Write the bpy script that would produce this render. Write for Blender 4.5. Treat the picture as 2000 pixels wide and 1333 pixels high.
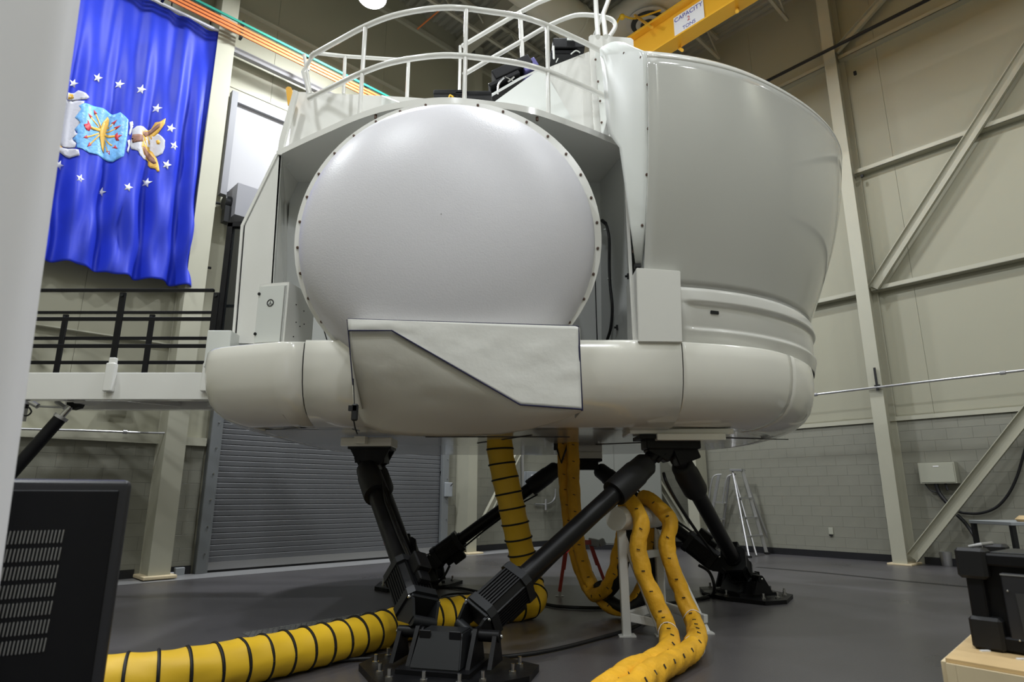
import bpy, bmesh, math, random
from mathutils import Vector, Matrix, noise
random.seed(7)
S = bpy.context.scene
for o in list(bpy.data.objects): bpy.data.objects.remove(o)
PI = math.pi
V = Vector
# ------------------------------------------------------------------ camera, world, lights, exposure
F = 1230.0; TH = math.radians(13.84); EYE = V((0, 0, 1.2))
ST, CT = math.sin(TH), math.cos(TH)
cam = bpy.data.objects.new('camera', bpy.data.cameras.new('camera'))
S.collection.objects.link(cam); S.camera = cam
cam.location = EYE; cam.rotation_euler = (PI/2 + TH, 0, 0)
cam.data.sensor_width = 36; cam.data.lens = F/2000*36
cam.data.clip_start = .05; cam.data.clip_end = 200
cam.data.dof.use_dof = True; cam.data.dof.focus_distance = 6.5; cam.data.dof.aperture_fstop = 4.0
S.view_settings.view_transform = 'Standard'; S.view_settings.look = 'None'
S.view_settings.gamma = 1; S.view_settings.use_curve_mapping = False
S.view_settings.exposure = -0.5
LAMP_W = 330.0
LAMP_COL = (0.93, 0.97, 1.0)
world = bpy.data.worlds.new('world'); S.world = world; world.use_nodes = True
world.node_tree.nodes['Background'].inputs[0].default_value = (0.9, 0.92, 1, 1)
world.node_tree.nodes['Background'].inputs[1].default_value = 0.02

# ------------------------------------------------------------------ measuring helpers (points in metres from surveyed sight lines)
def ray(px, py):
    cx = (px-1000)/F; cy = (666.5-py)/F
    return V((cx, CT-cy*ST, ST+cy*CT))
def PY(px, py, Y): d = ray(px, py); return EYE + d*(Y/d.y)
def PZ(px, py, Z): d = ray(px, py); return EYE + d*((Z-1.2)/d.z)
A1 = math.radians(44); U = V((math.cos(A1), math.sin(A1), 0)); N1 = V((U.y, -U.x, 0))
A2 = math.radians(131.1); W = V((math.cos(A2), math.sin(A2), 0)); N2 = V((-W.y, W.x, 0))
C = V((2.42, 17.89, 0)); UP = V((0, 0, 1))
def W1(a, off, z): return C - U*a + N1*off + UP*z      # a: metres left of the corner along the left wall
def W2(b, off, z): return C - W*b + N2*off + UP*z      # b: metres right of the corner along the right wall
def w1p(px, py, off=0):
    d = ray(px, py); k = (C + N1*off - EYE).dot(N1)/d.dot(N1); p = EYE + d*k; return (-(p-C).dot(U), p.z)
def w2p(px, py, off=0):
    d = ray(px, py); k = (C + N2*off - EYE).dot(N2)/d.dot(N2); p = EYE + d*k; return (-(p-C).dot(W), p.z)
R1 = Matrix.Rotation(A1, 4, 'Z')                       # local +x = U, local +y = -N1
R2 = Matrix.Rotation(A2+PI, 4, 'Z')                    # local +x = -W, local +y = -N2
ID = Matrix.Identity(4)

# ------------------------------------------------------------------ materials
def mat(name, col, rough=.5, metal=0, spec=.5, bump=0, bscale=50, var=0, vscale=3, coat=0, emit=None, estr=0, bdetail=3, rvar=0):
    m = bpy.data.materials.new(name); m.use_nodes = True; nt = m.node_tree; n = nt.nodes; l = nt.links
    b = n['Principled BSDF']
    b.inputs['Base Color'].default_value = (*col, 1); b.inputs['Roughness'].default_value = rough
    b.inputs['Metallic'].default_value = metal; b.inputs['Specular IOR Level'].default_value = spec
    if coat: b.inputs['Coat Weight'].default_value = coat; b.inputs['Coat Roughness'].default_value = .05
    if emit: b.inputs['Emission Color'].default_value = (*emit, 1); b.inputs['Emission Strength'].default_value = estr
    tc = n.new('ShaderNodeTexCoord')
    if bump:
        t = n.new('ShaderNodeTexNoise'); t.inputs['Scale'].default_value = bscale; t.inputs['Detail'].default_value = bdetail
        l.new(tc.outputs['Object'], t.inputs['Vector'])
        bp = n.new('ShaderNodeBump'); bp.inputs['Strength'].default_value = bump; bp.inputs['Distance'].default_value = .01
        l.new(t.outputs['Fac'], bp.inputs['Height']); l.new(bp.outputs['Normal'], b.inputs['Normal'])
    if var or rvar:
        t = n.new('ShaderNodeTexNoise'); t.inputs['Scale'].default_value = vscale; t.inputs['Detail'].default_value = 5
        l.new(tc.outputs['Object'], t.inputs['Vector'])
        if var:
            mr = n.new('ShaderNodeMapRange'); mr.inputs['From Min'].default_value = .3; mr.inputs['From Max'].default_value = .7
            mr.inputs['To Min'].default_value = 1-var; mr.inputs['To Max'].default_value = 1+var
            l.new(t.outputs['Fac'], mr.inputs['Value'])
            mx = n.new('ShaderNodeVectorMath'); mx.operation = 'SCALE'; mx.inputs[0].default_value = col
            l.new(mr.outputs['Result'], mx.inputs['Scale']); l.new(mx.outputs['Vector'], b.inputs['Base Color'])
        if rvar:
            mr = n.new('ShaderNodeMapRange'); mr.inputs['From Min'].default_value = .3; mr.inputs['From Max'].default_value = .7
            mr.inputs['To Min'].default_value = rough-rvar; mr.inputs['To Max'].default_value = rough+rvar
            l.new(t.outputs['Fac'], mr.inputs['Value']); l.new(mr.outputs['Result'], b.inputs['Roughness'])
    return m
M = dict(
 paint=mat('gloss_white_paint', (.72,.715,.68), .16, spec=.5, coat=.3),
 paintg=mat('satin_white_paint', (.68,.70,.67), .3),
 skirt=mat('gloss_cream_paint', (.78,.765,.70), .14, coat=.4),
 shell=mat('gloss_grey_shell', (.52,.52,.49), .13, coat=.5),
 dome=mat('pebbled_dome_paint', (.60,.59,.62), .42, bump=.16, bscale=75, bdetail=3),
 alcove=mat('grey_alcove_paint', (.58,.59,.575), .4),
 darkg=mat('dark_seam', (.03,.03,.032), .6),
 black=mat('black_paint', (.005,.005,.006), .45, spec=.22, rvar=.1, vscale=6),
 blackm=mat('black_ribbed_housing', (.006,.006,.007), .36, spec=.25),
 gun=mat('gunmetal', (.018,.019,.021), .42, metal=.2, spec=.3),
 chrome=mat('bright_steel', (.6,.6,.6), .25, metal=1),
 alu=mat('brushed_aluminium', (.48,.48,.49), .35, metal=.8),
 rubber=mat('black_rubber', (.010,.010,.011), .5, spec=.35),
 wall=mat('cream_wall_panel', (.335,.325,.245), .55, var=.03, vscale=.5),
 wallw=mat('white_wall_panel', (.34,.335,.35), .6),
 steel=mat('cream_steel', (.40,.39,.31), .45, var=.03, vscale=2),
 block=mat('painted_block', (.215,.212,.172), .5, bump=.12, bscale=45, var=.05, vscale=3),
 mortar=mat('painted_mortar', (.155,.152,.125), .7),
 base=mat('black_vinyl_base', (.012,.012,.014), .4),
 door=mat('grey_door_paint', (.115,.118,.124), .45, var=.03),
 doorg=mat('grey_door_guide', (.17,.18,.185), .4),
 hood=mat('grey_hood', (.20,.20,.22), .5),
 deckm=mat('roof_deck', (.30,.29,.235), .6),
 duct=mat('painted_duct', (.42,.40,.32), .5),
 ductring=mat('diffuser_ring', (.36,.36,.34), .45),
 crane=mat('crane_yellow', (.80,.42,.03), .35),
 orange=mat('orange_conductor', (.70,.20,.05), .7),
 green=mat('green_conductor', (.02,.30,.22), .7),
 flag=mat('blue_satin', (.014,.035,.50), .55, bump=.12, bscale=9, var=.1, vscale=2, spec=.35),
 star=mat('white_satin', (.75,.75,.80), .5, bump=.2, bscale=40),
 cloud=mat('silver_cloud_satin', (.50,.50,.56), .5, bump=.35, bscale=30),
 sky=mat('light_blue_satin', (.16,.42,.78), .4, bump=.5, bscale=30, var=.25, vscale=14),
 gold=mat('gold_thread', (.72,.42,.06), .45, bump=.3, bscale=60),
 brown=mat('brown_thread', (.25,.12,.08), .6),
 red=mat('red_thread', (.55,.03,.05), .5),
 canvas=mat('cream_canvas_shaded', (.60,.585,.53), .75, bump=.25, bscale=14, bdetail=5, spec=.2),  # darker cover tone: shade of the cloth sloping under is put into the colour
 canvasl=mat('cream_canvas_lit', (.68,.675,.64), .75, bump=.2, bscale=22, bdetail=5, spec=.2),  # same cloth, lighter colour painted in for the better lit flap and top
 navy=mat('navy_piping', (.012,.012,.05), .6),
 yel=mat('yellow_duct_fabric', (.80,.50,.02), .5, bump=.25, bscale=9, bdetail=5),
 wrap=mat('yellow_wrap_fabric', (.72,.38,.015), .6, bump=1.0, bscale=16, bdetail=4, var=.12, vscale=6),
 standw=mat('stand_white', (.60,.60,.58), .3),
 redp=mat('red_paint', (.35,.03,.02), .4),
 plate=mat('tread_plate', (.20,.205,.215), .35, metal=.6),
 glass=mat('dark_glass', (.012,.014,.015), .06, spec=.8),
 panelw=mat('foreground_white', (.86,.85,.90), .5),
 cab=mat('cabinet_black', (.006,.006,.007), .5, spec=.2),
 cabe=mat('cabinet_edge', (.022,.022,.026), .32),
 mesh=mat('vent_steel', (.42,.42,.40), .35, metal=.7),
 wood=mat('birch_plywood', (.62,.44,.22), .55, var=.12, vscale=4),
 woodl=mat('pale_pine', (.66,.55,.36), .6, var=.08, vscale=5),
 woodd=mat('dark_board', (.20,.12,.08), .6),
 boxg=mat('grey_green_box', (.36,.36,.29), .45),
 greyb=mat('grey_switch_box', (.30,.32,.34), .45),
 paper=mat('white_paper', (.8,.8,.82), .7),
 ysign=mat('yellow_sign', (.55,.55,.05), .6),
 ink=mat('blue_ink', (.05,.05,.35), .7),
 inkr=mat('red_ink', (.5,.05,.05), .7),
 inkk=mat('black_ink', (.02,.02,.02), .7),
 pale=mat('pale_cabinet_paint', (.18,.185,.165), .5, var=.03, vscale=1),
 copper=mat('rust_screw', (.12,.07,.05), .5),
 lens=mat('lamp_lens', (1,1,1), .4, emit=(.95,.97,1), estr=14),
 shade=mat('lamp_shade', (.6,.6,.6), .4),
 purple=mat('purple_anodised', (.12,.11,.3), .35, metal=.4),
)
def floor_mat():
    m = mat('grey_epoxy_floor', (.12,.115,.12), .3); nt = m.node_tree; n = nt.nodes; l = nt.links; b = n['Principled BSDF']
    g = n.new('ShaderNodeNewGeometry')
    t = n.new('ShaderNodeTexNoise'); t.inputs['Scale'].default_value = .7; t.inputs['Detail'].default_value = 6; l.new(g.outputs['Position'], t.inputs['Vector'])
    r = n.new('ShaderNodeValToRGB'); r.color_ramp.elements[0].position = .3; r.color_ramp.elements[1].position = .75
    r.color_ramp.elements[0].color = (.062,.058,.062,1); r.color_ramp.elements[1].color = (.105,.099,.105,1)
    l.new(t.outputs['Fac'], r.inputs[0]); l.new(r.outputs[0], b.inputs['Base Color'])
    t2 = n.new('ShaderNodeTexNoise'); t2.inputs['Scale'].default_value = 90; t2.inputs['Detail'].default_value = 3; l.new(g.outputs['Position'], t2.inputs['Vector'])
    bp = n.new('ShaderNodeBump'); bp.inputs['Strength'].default_value = .35; bp.inputs['Distance'].default_value = .004
    l.new(t2.outputs['Fac'], bp.inputs['Height']); l.new(bp.outputs['Normal'], b.inputs['Normal'])
    mr = n.new('ShaderNodeMapRange'); mr.inputs['To Min'].default_value = .2; mr.inputs['To Max'].default_value = .42
    l.new(t.outputs['Fac'], mr.inputs['Value']); l.new(mr.outputs['Result'], b.inputs['Roughness'])
    return m
M['floor'] = floor_mat()

# ------------------------------------------------------------------ object helpers
WL = {}                                                  # world location of every object made here
def tag(o, label=None, cat=None, group=None, kind=None):
    if label: o['label'] = label
    if cat: o['category'] = cat
    if group: o['group'] = group
    if kind: o['kind'] = kind
    return o
def empty(name, loc, label=None, cat=None, group=None, kind=None, parent=None):
    o = bpy.data.objects.new(name, None); S.collection.objects.link(o); o.empty_display_size = .1
    loc = V(loc); WL[o.name] = loc.copy()
    o.location = loc - (WL[parent.name] if parent else V((0,0,0))); o.parent = parent
    return tag(o, label, cat, group, kind)
class MB:
    def __init__(s): s.bm = bmesh.new()
    def box(s, c, size, rot=ID, bev=0):
        r = bmesh.ops.create_cube(s.bm, size=1); vs = r['verts']
        bmesh.ops.scale(s.bm, vec=V(size), verts=vs)
        if bev:
            es = list({e for v in vs for e in v.link_edges})
            rr = bmesh.ops.bevel(s.bm, geom=es, offset=bev, segments=1 if bev < .012 else 3, affect='EDGES', profile=.5)
            s.wn = getattr(s, 'wn', False) or bev >= .012
            vs = list({v for f in rr['faces'] for v in f.verts} | {v for v in vs if v.is_valid})
        bmesh.ops.transform(s.bm, matrix=Matrix.Translation(V(c)) @ rot, verts=vs)
        return s
    def beam(s, p, q, w, h, roll=0, bev=0):              # box along p-q, w across, h in the plane with up
        p, q = V(p), V(q); d = q-p
        return s.box((p+q)/2, (w, h, d.length), align(d) @ Matrix.Rotation(roll, 4, 'Z'), bev)
    def cyl(s, p, q, r, r2=None, n=24, cap=True):
        p, q = V(p), V(q); d = q-p
        bmesh.ops.create_cone(s.bm, cap_ends=cap, segments=n, radius1=r, radius2=r if r2 is None else r2, depth=d.length,
                              matrix=Matrix.Translation((p+q)/2) @ align(d))
        return s
    def lathe(s, p, q, prof, n=24):                      # prof: (t along p-q, radius)
        p, q = V(p), V(q); m = align(q-p); rings = []
        for t, r in prof:
            c = p.lerp(q, t)
            rings.append([s.bm.verts.new(c + m.to_3x3() @ V((r*math.cos(2*PI*k/n), r*math.sin(2*PI*k/n), 0))) for k in range(n)])
        for a, b in zip(rings, rings[1:]):
            for k in range(n): s.bm.faces.new((a[k], a[(k+1)%n], b[(k+1)%n], b[k]))
        s.bm.faces.new(rings[0][::-1]); s.bm.faces.new(rings[-1]); return s
    def tube(s, pts, r, n=10, cap=True, rf=None):
        pts = [V(p) for p in pts]; rings = []; nrm = None
        for i, p in enumerate(pts):
            d = (pts[min(i+1, len(pts)-1)] - pts[max(i-1, 0)]).normalized()
            if nrm is None: nrm = d.orthogonal().normalized()
            nrm = (nrm - d*nrm.dot(d)).normalized(); b = d.cross(nrm)
            ring = []
            for k in range(n):
                a = 2*PI*k/n; rr = rf(i, a) if rf else r
                ring.append(s.bm.verts.new(p + nrm*math.cos(a)*rr + b*math.sin(a)*rr))
            rings.append(ring)
        for a, b in zip(rings, rings[1:]):
            for k in range(n): s.bm.faces.new((a[k], a[(k+1)%n], b[(k+1)%n], b[k]))
        if cap: s.bm.faces.new(rings[0][::-1]); s.bm.faces.new(rings[-1])
        return s
    def plate(s, pts, dvec, bev=0):                      # polygon extruded by dvec
        pts = [V(p) for p in pts]; dvec = V(dvec)
        a = [s.bm.verts.new(p) for p in pts]; b = [s.bm.verts.new(p+dvec) for p in pts]
        s.bm.faces.new(a); s.bm.faces.new(b[::-1]); n = len(pts)
        for i in range(n): s.bm.faces.new((a[i], b[i], b[(i+1)%n], a[(i+1)%n]))
        return s
    def grid(s, rows, closed=False):                     # rows of points -> quads
        vs = [[s.bm.verts.new(V(p)) for p in r] for r in rows]
        for a, b in zip(vs, vs[1:]):
            m = len(a)
            for k in range(m if closed else m-1): s.bm.faces.new((a[k], a[(k+1)%m], b[(k+1)%m], b[k]))
        return vs
    def sph(s, c, r, sc=(1,1,1), n=12):
        r_ = bmesh.ops.create_uvsphere(s.bm, u_segments=n, v_segments=max(6, n//2), radius=r)
        bmesh.ops.transform(s.bm, matrix=Matrix.Translation(V(c)) @ Matrix.Diagonal((*sc, 1)), verts=r_['verts']); return s
def align(d):
    return V(d).normalized().to_track_quat('Z', 'Y').to_matrix().to_4x4()
def mk(name, b, m, parent=None, label=None, cat=None, group=None, kind=None, smooth=27, solid=0, fix=True):
    bm = b.bm
    if fix: bmesh.ops.recalc_face_normals(bm, faces=bm.faces)
    xs = [v.co for v in bm.verts]
    lo = V((min(v[i] for v in xs) for i in range(3))); hi = V((max(v[i] for v in xs) for i in range(3)))
    org = V(((lo.x+hi.x)/2, (lo.y+hi.y)/2, lo.z))
    for v in bm.verts: v.co -= org
    me = bpy.data.meshes.new(name); bm.to_mesh(me); bm.free()
    me.materials.append(M[m] if isinstance(m, str) else m)
    if smooth:
        me.shade_smooth(); me.set_sharp_from_angle(angle=math.radians(smooth))
    o = bpy.data.objects.new(name, me); S.collection.objects.link(o)
    WL[o.name] = org.copy(); o.location = org - (WL[parent.name] if parent else V((0,0,0))); o.parent = parent
    if solid:
        md = o.modifiers.new('thickness', 'SOLIDIFY'); md.thickness = solid; md.offset = -1
    if getattr(b, 'wn', False): o.modifiers.new('normals', 'WEIGHTED_NORMAL').keep_sharp = True
    return tag(o, label, cat, group, kind)
def inst(o, name, loc, rot=None, parent=None, label=None, cat=None, group=None, scale=None):   # a copy sharing mesh data, origin at world loc
    c = o.copy(); c.name = name; S.collection.objects.link(c); loc = V(loc); WL[c.name] = loc.copy()
    c.parent = parent; c.location = loc - (WL[parent.name] if parent else V((0,0,0)))
    if rot is not None: c.rotation_euler = rot.to_euler() if isinstance(rot, Matrix) else rot
    if scale: c.scale = scale
    return tag(c, label, cat, group)
def proto(name, b, m, smooth=27):                        # mesh kept at its own origin, placed by inst-like calls
    me = bpy.data.meshes.new(name); bmesh.ops.recalc_face_normals(b.bm, faces=b.bm.faces); b.bm.to_mesh(me); b.bm.free()
    me.materials.append(M[m]); me.shade_smooth(); me.set_sharp_from_angle(angle=math.radians(smooth)); return me
def put(name, me, loc, rot=ID, parent=None, label=None, cat=None, group=None, scale=None, kind=None):
    o = bpy.data.objects.new(name, me); S.collection.objects.link(o); loc = V(loc); WL[o.name] = loc.copy()
    o.parent = parent; o.location = loc - (WL[parent.name] if parent else V((0,0,0))); o.rotation_euler = rot.to_euler()
    if scale: o.scale = scale
    return tag(o, label, cat, group, kind)
def smooth_path(pts, n=8, closed=False):                 # Catmull-Rom
    pts = [V(p) for p in pts]; out = []; m = len(pts)
    for i in range(m if closed else m-1):
        if closed: p0, p1, p2, p3 = pts[i-1], pts[i], pts[(i+1)%m], pts[(i+2)%m]
        else: p0, p1, p2, p3 = pts[max(i-1,0)], pts[i], pts[i+1], pts[min(i+2,m-1)]
        for k in range(n):
            t = k/n; out.append(.5*((2*p1)+(p2-p0)*t+(2*p0-5*p1+4*p2-p3)*t*t+(3*p1-p0-3*p2+p3)*t**3))
    if not closed: out.append(pts[-1])
    return out
def resample(pts, n):
    L = [0]
    for a, b in zip(pts, pts[1:]): L.append(L[-1]+(b-a).length)
    out = []; j = 0
    for i in range(n):
        t = L[-1]*i/(n-1)
        while j < len(L)-2 and L[j+1] < t: j += 1
        k = (t-L[j])/max(1e-9, L[j+1]-L[j]); out.append(pts[j].lerp(pts[j+1], min(1, k)))
    return out
def text(name, body, size, loc, rot, m, parent):
    cu = bpy.data.curves.new(name, 'FONT'); cu.body = body; cu.size = size; cu.align_x = 'CENTER'; cu.align_y = 'CENTER'; cu.extrude = .001
    t = bpy.data.objects.new(name+'_tmp', cu); S.collection.objects.link(t)
    me = bpy.data.meshes.new_from_object(t); bpy.data.objects.remove(t)
    me.materials.clear(); me.materials.append(M[m])
    return put(name, me, loc, rot, parent)
def strip(pts, w):                                       # not used for display
    return pts

# ------------------------------------------------------------------ room shell
ZC = 12.8
LA, LB = 17.5, 16.5                                       # lengths of the two walls in view
def corner(a, b, z=0): return C - U*a - W*b + UP*z
fb = MB(); fb.plate([corner(-.3,-.3), corner(LA+.3,-.3), corner(LA+.3,LB+.3), corner(-.3,LB+.3)], (0,0,-.2))
mk('floor', fb, 'floor', kind='structure')
# painted border strip of lighter floor along the left wall and round the pit
bb = MB(); bb.plate([W1(LA, .0, .002), W1(0, .0, .002), W1(0, .75, .002), W1(LA, .75, .002)], (0,0,.001))
M['border'] = mat('floor_border_paint', (.27,.27,.275), .35, var=.05)
mk('floor_border', bb, 'border', kind='structure')
arc = smooth_path([PZ(1480,1108,0), PZ(1600,1118,0), PZ(1750,1133,0), PZ(1900,1147,0), PZ(2050,1160,0)], 10)
bb = MB(); bb.grid([[p + V((0,0,.002)) for p in arc], [p + V((-.08,-.10,.002)) for p in arc]])
mk('floor_joint', bb, 'base', kind='structure')

cb = MB(); cb.plate([corner(-.3,-.3,ZC+.25), corner(LA+.3,-.3,ZC+.25), corner(LA+.3,LB+.3,ZC+.25), corner(-.3,LB+.3,ZC+.25)], (0,0,.1))
ceil = mk('ceiling', cb, 'deckm', kind='structure')
# corrugated deck flutes, running along the right-wall direction
dk = MB(); pitch = .2; n = int(LA/pitch)
prof = []
for i in range(n):
    a0 = i*pitch
    prof += [(a0, 0), (a0+.03, .075), (a0+.10, .075), (a0+.13, 0)]
dk.grid([[corner(a, -.1, ZC+.1+h) for a, h in prof], [corner(a, LB, ZC+.1+h) for a, h in prof]])
mk('roof_deck', dk, 'deckm', parent=ceil, smooth=20, kind='stuff')
# open-web joists along the left-wall direction
for j, b in enumerate((1.2, 3.0, 4.8, 6.6, 8.4)):
    jm = MB(); L0, L1 = .3, LA-.3
    jm.beam(corner(L0,b,ZC), corner(L1,b,ZC), .08, .08); jm.beam(corner(L0,b,ZC-.6), corner(L1,b,ZC-.6), .07, .07)
    k = int((L1-L0)/.6)
    for i in range(k):
        x = L0+i*.6; z0, z1 = (ZC, ZC-.6) if i % 2 else (ZC-.6, ZC)
        jm.beam(corner(x,b,z0), corner(x+.6,b,z1), .035, .035)
    mk('roof_joist', jm, 'duct', kind='structure')
for a in (5.4, 11.4):
    jm = MB(); jm.beam(corner(a,0,ZC-.32), corner(a,LB,ZC-.32), .1, .5); jm.beam(corner(a,0,ZC-.6), corner(a,LB,ZC-.6), .24, .03)
    mk('roof_beam', jm, 'duct', kind='structure')

# walls
def slab(name, pts, out, m='wall'):
    b = MB(); b.plate(pts, out); return mk(name, b, m, kind='structure')
wl = slab('wall_left', [W1(-.3,0,0), W1(LA,0,0), W1(LA,0,ZC+.3), W1(-.3,0,ZC+.3)], -N1*.3)
wr = slab('wall_right', [W2(-.3,0,0), W2(LB,0,0), W2(LB,0,ZC+.3), W2(-.3,0,ZC+.3)], -N2*.3)
slab('wall_back', [corner(0,LB,0), corner(LA,LB,0), corner(LA,LB,ZC+.3), corner(0,LB,ZC+.3)], -W*.3)
slab('wall_rear', [corner(LA,0,0), corner(LA,LB,0), corner(LA,LB,ZC+.3), corner(LA,0,ZC+.3)], -U*.3)

# painted concrete blocks, laid in running bond on the wainscot of both walls
BH, BL = .2, .4
blk = MB(); blk.box((0,0,0), (BL-.004, .05, BH-.004), bev=.0018)
blk_me = proto('block', blk, 'block')
hb = MB(); hb.box((0,0,0), (BL/2-.004, .05, BH-.004), bev=.0018)
half_me = proto('half_block', hb, 'block')
def lay(wall, P, R, x0, x1, courses):
    for c in range(courses):
        sft = (c % 2)*BL/2; x = x0
        if sft: put('block', half_me, P(x0+BL/4, .024, (c+.5)*BH), R, wall); x += BL/2
        while x + BL <= x1+1e-6:
            put('block', blk_me, P(x+BL/2, .024, (c+.5)*BH), R, wall); x += BL
        if x1-x > .1: put('block', half_me, P(x1-BL/4, .024, (c+.5)*BH), R, wall)
def mortar_bed(wall, P, x0, x1, h):
    b = MB(); b.plate([P(x0,0.0,0), P(x1,0.0,0), P(x1,0.0,h), P(x0,0.0,h)], (P(0,.046,0)-P(0,0,0)))
    mk('mortar', b, 'mortar', wall)
lay(wl, W1, R1, 1.0, 5.4, 13); mortar_bed(wl, W1, 1.0, 5.4, 2.6)
lay(wl, W1, R1, 10.5, 14.1, 10); mortar_bed(wl, W1, 10.5, 14.1, 2.0)
lay(wr, W2, R2, 1.8, 9.8, 13); mortar_bed(wr, W2, 1.8, 9.8, 2.6)
# ledge caps
def trim(P, x0, x1, z0, z1, off, m='steel', nm='trim_1'):
    b = MB(); b.plate([P(x0,0,z0), P(x1,0,z0), P(x1,0,z1), P(x0,0,z1)], P(0,off,0)-P(0,0,0)); return mk(nm, b, m, kind='structure')
trim(W2, 0, LB, 2.60, 2.68, .09, nm='trim_1'); trim(W1, 0, 5.4, 2.60, 2.68, .09, nm='trim_2')
trim(W1, 10.5, LA, 2.0, 2.13, .12, nm='trim_3')
trim(W1, 0, 10.74, 8.42, 8.52, .08, 'wallw', 'trim_4')
trim(W1, 10.8, LA, 8.6, 8.7, .08, 'wallw', 'trim_5')
trim(W1, 0, LA, 12.3, 12.42, .1, nm='trim_6')
for i, z in enumerate((5.2, 7.8, 10.6)):                  # channel girts
    for seg, (x0, x1) in enumerate(((0, 7.35), (7.55, LB))):
        b = MB(); o = P0 = None
        b.plate([W2(x0,0,z), W2(x1,0,z), W2(x1,.2,z), W2(x0,.2,z)], (0,0,.012))
        b.plate([W2(x0,.188,z), W2(x1,.188,z), W2(x1,.2,z), W2(x0,.2,z)], (0,0,.09))
        mk('trim_%d' % (7+i*2+seg), b, 'steel', kind='structure')
for i, z in enumerate((3.6, 6.2, 10.4)):
    b = MB(); b.plate([W1(10.8,0,z), W1(LA,0,z), W1(LA,.12,z), W1(10.8,.12,z)], (0,0,.02))
    mk('trim_%d' % (13+i), b, 'steel', kind='structure')
b = MB(); b.plate([W1(0,0,10.4), W1(10.8,0,10.4), W1(10.8,.12,10.4), W1(0,.12,10.4)], (0,0,.02)); mk('trim_16', b, 'steel', kind='structure')
# vertical seams of the insulated panels: each panel is a thin sheet of its own
def sheets(wall, P, x0, x1, z0, z1, w, m):
    x = x0
    while x < x1-.05:
        xe = min(x+w, x1); b = MB()
        b.plate([P(x+.003,0,z0), P(xe-.003,0,z0), P(xe-.003,0,z1), P(x+.003,0,z1)], P(0,.012,0)-P(0,0,0)); mk('wall_panel', b, m, wall); x = xe
sheets(wr, W2, 0, LB, 2.68, 12.7, 2.75, 'wall')
sheets(wl, W1, 0, 10.74, 6.6, 8.42, 2.2, 'wallw')
sheets(wl, W1, 10.8, LA, 2.13, 8.6, 1.7, 'wall')
sheets(wl, W1, 0, LA, 8.72, 12.3, 2.5, 'wall')
# baseboards
for nm, P, x0, x1 in (('baseboard_right', W2, 0, 7.4), ('baseboard_right_end', W2, 7.75, LB), ('baseboard_left', W1, 0, 4.9), ('baseboard_left_door', W1, 10.5, 10.9), ('baseboard_left_end', W1, 11.3, LA)):
    b = MB(); b.plate([P(x0,.045,0), P(x1,.045,0), P(x1,.045,.13), P(x0,.045,.13)], P(0,.02,0)-P(0,0,0)); mk(nm, b, 'base', kind='structure')

# ------------------------------------------------------------------ roller door in the left wall
DA0, DA1, DH = 5.5, 10.38, 5.95
door = empty('door_1', W1((DA0+DA1)/2, .05, 0), kind='structure')
sl = MB(); w = (DA1-DA0-.2)
pf = [(0,0),(0,.074),(.006,.082),(.014,.085),(.014,.09),(0,.09)]
sl.plate([V((0,-y,z)) for y, z in [(0,.0),(.009,.003),(.013,.010),(.014,.076),(.009,.084),(0,.087)]], (w,0,0))
bmesh.ops.translate(sl.bm, vec=(-w/2,0,0), verts=sl.bm.verts)
slat_me = proto('slat', sl, 'door', 20)
z = .16; k = 0
while z < DH:
    put('slat', slat_me, W1((DA0+DA1)/2, .05, z), R1, door); z += .09
b = MB(); b.box(W1((DA0+DA1)/2, .08, .10), (w+.05, .05, .12), R1); mk('bottom_bar', b, 'alu', door)
b = MB(); b.box(W1((DA0+DA1)/2, .075, .025), (w+.05, .04, .04), R1); mk('bottom_seal', b, 'rubber', door)
for a in (DA0, DA1):
    b = MB(); b.box(W1(a, .09, 3.25), (.16, .14, 6.5), R1, .01); b.box(W1(a+(-.09 if a > 8 else .09), .13, 3.0), (.03, .05, 6.0), R1); g = mk('guide_rail', b, 'doorg', door)
    hm = MB()
    for i in range(14): hm.cyl(W1(a-.03,.155,.3+i*.42), W1(a-.03,.175,.3+i*.42), .012, n=8)
    mk('guide_bolts', hm, 'chrome', g, kind='stuff')
b = MB(); b.plate([W1(DA1+.25,.05,5.95), W1(DA1+.25,.60,5.95), W1(DA1+.25,.60,6.55), W1(DA1+.25,.05,6.55)], U*(DA1-DA0+.5)); mk('door_hood', b, 'hood', door, smooth=20)
b = MB(); b.cyl(W1(DA1+.36,.3,6.25), W1(DA1+.25,.3,6.25), .13); b.box(W1(DA1+.31,.35,6.0), (.1,.15,.3), R1); mk('chain_hoist', b, 'gun', door)
b = MB(); b.box(W1(10.72, .12, 7.5), (.11, .14, 2.1), R1); mk('guide_post', b, 'hood', door)
b = MB(); b.box(W1(DA0-.5,.03,6.0),(0.01,.01,.01),R1); b.bm.free()

# ------------------------------------------------------------------ steel columns and braces
def i_section(bm, p, q, d, w, side, t=.02):               # web along "side", flanges across
    p, q = V(p), V(q); side = V(side).normalized(); ax = (q-p).normalized(); oth = ax.cross(side).normalized()
    def rect(c0, c1, hw, ht, A, B):
        bm.plate([c0+A*hw+B*ht, c0-A*hw+B*ht, c0-A*hw-B*ht, c0+A*hw-B*ht], c1-c0)
    rect(p, q, d/2, t/2, side, oth); rect(p+side*d/2, q+side*d/2, t/2, w/2, side, oth); rect(p-side*d/2, q-side*d/2, t/2, w/2, side, oth)
cb = MB()
i_section(cb, W2(7.5,.30,0.0), W2(7.5,.30,12.6), .5, .24, N2)
col = empty('steel_column', W2(7.5,.30,0), 'cream steel I-beam column on the right wall, brace foot bolted at its base', 'column')
mk('shaft', cb, 'steel', col)
b = MB(); b.box(W2(7.5,.30,.015), (.40,.62,.03), R2, .004); mk('base_plate', b, 'woodl', col)
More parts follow.
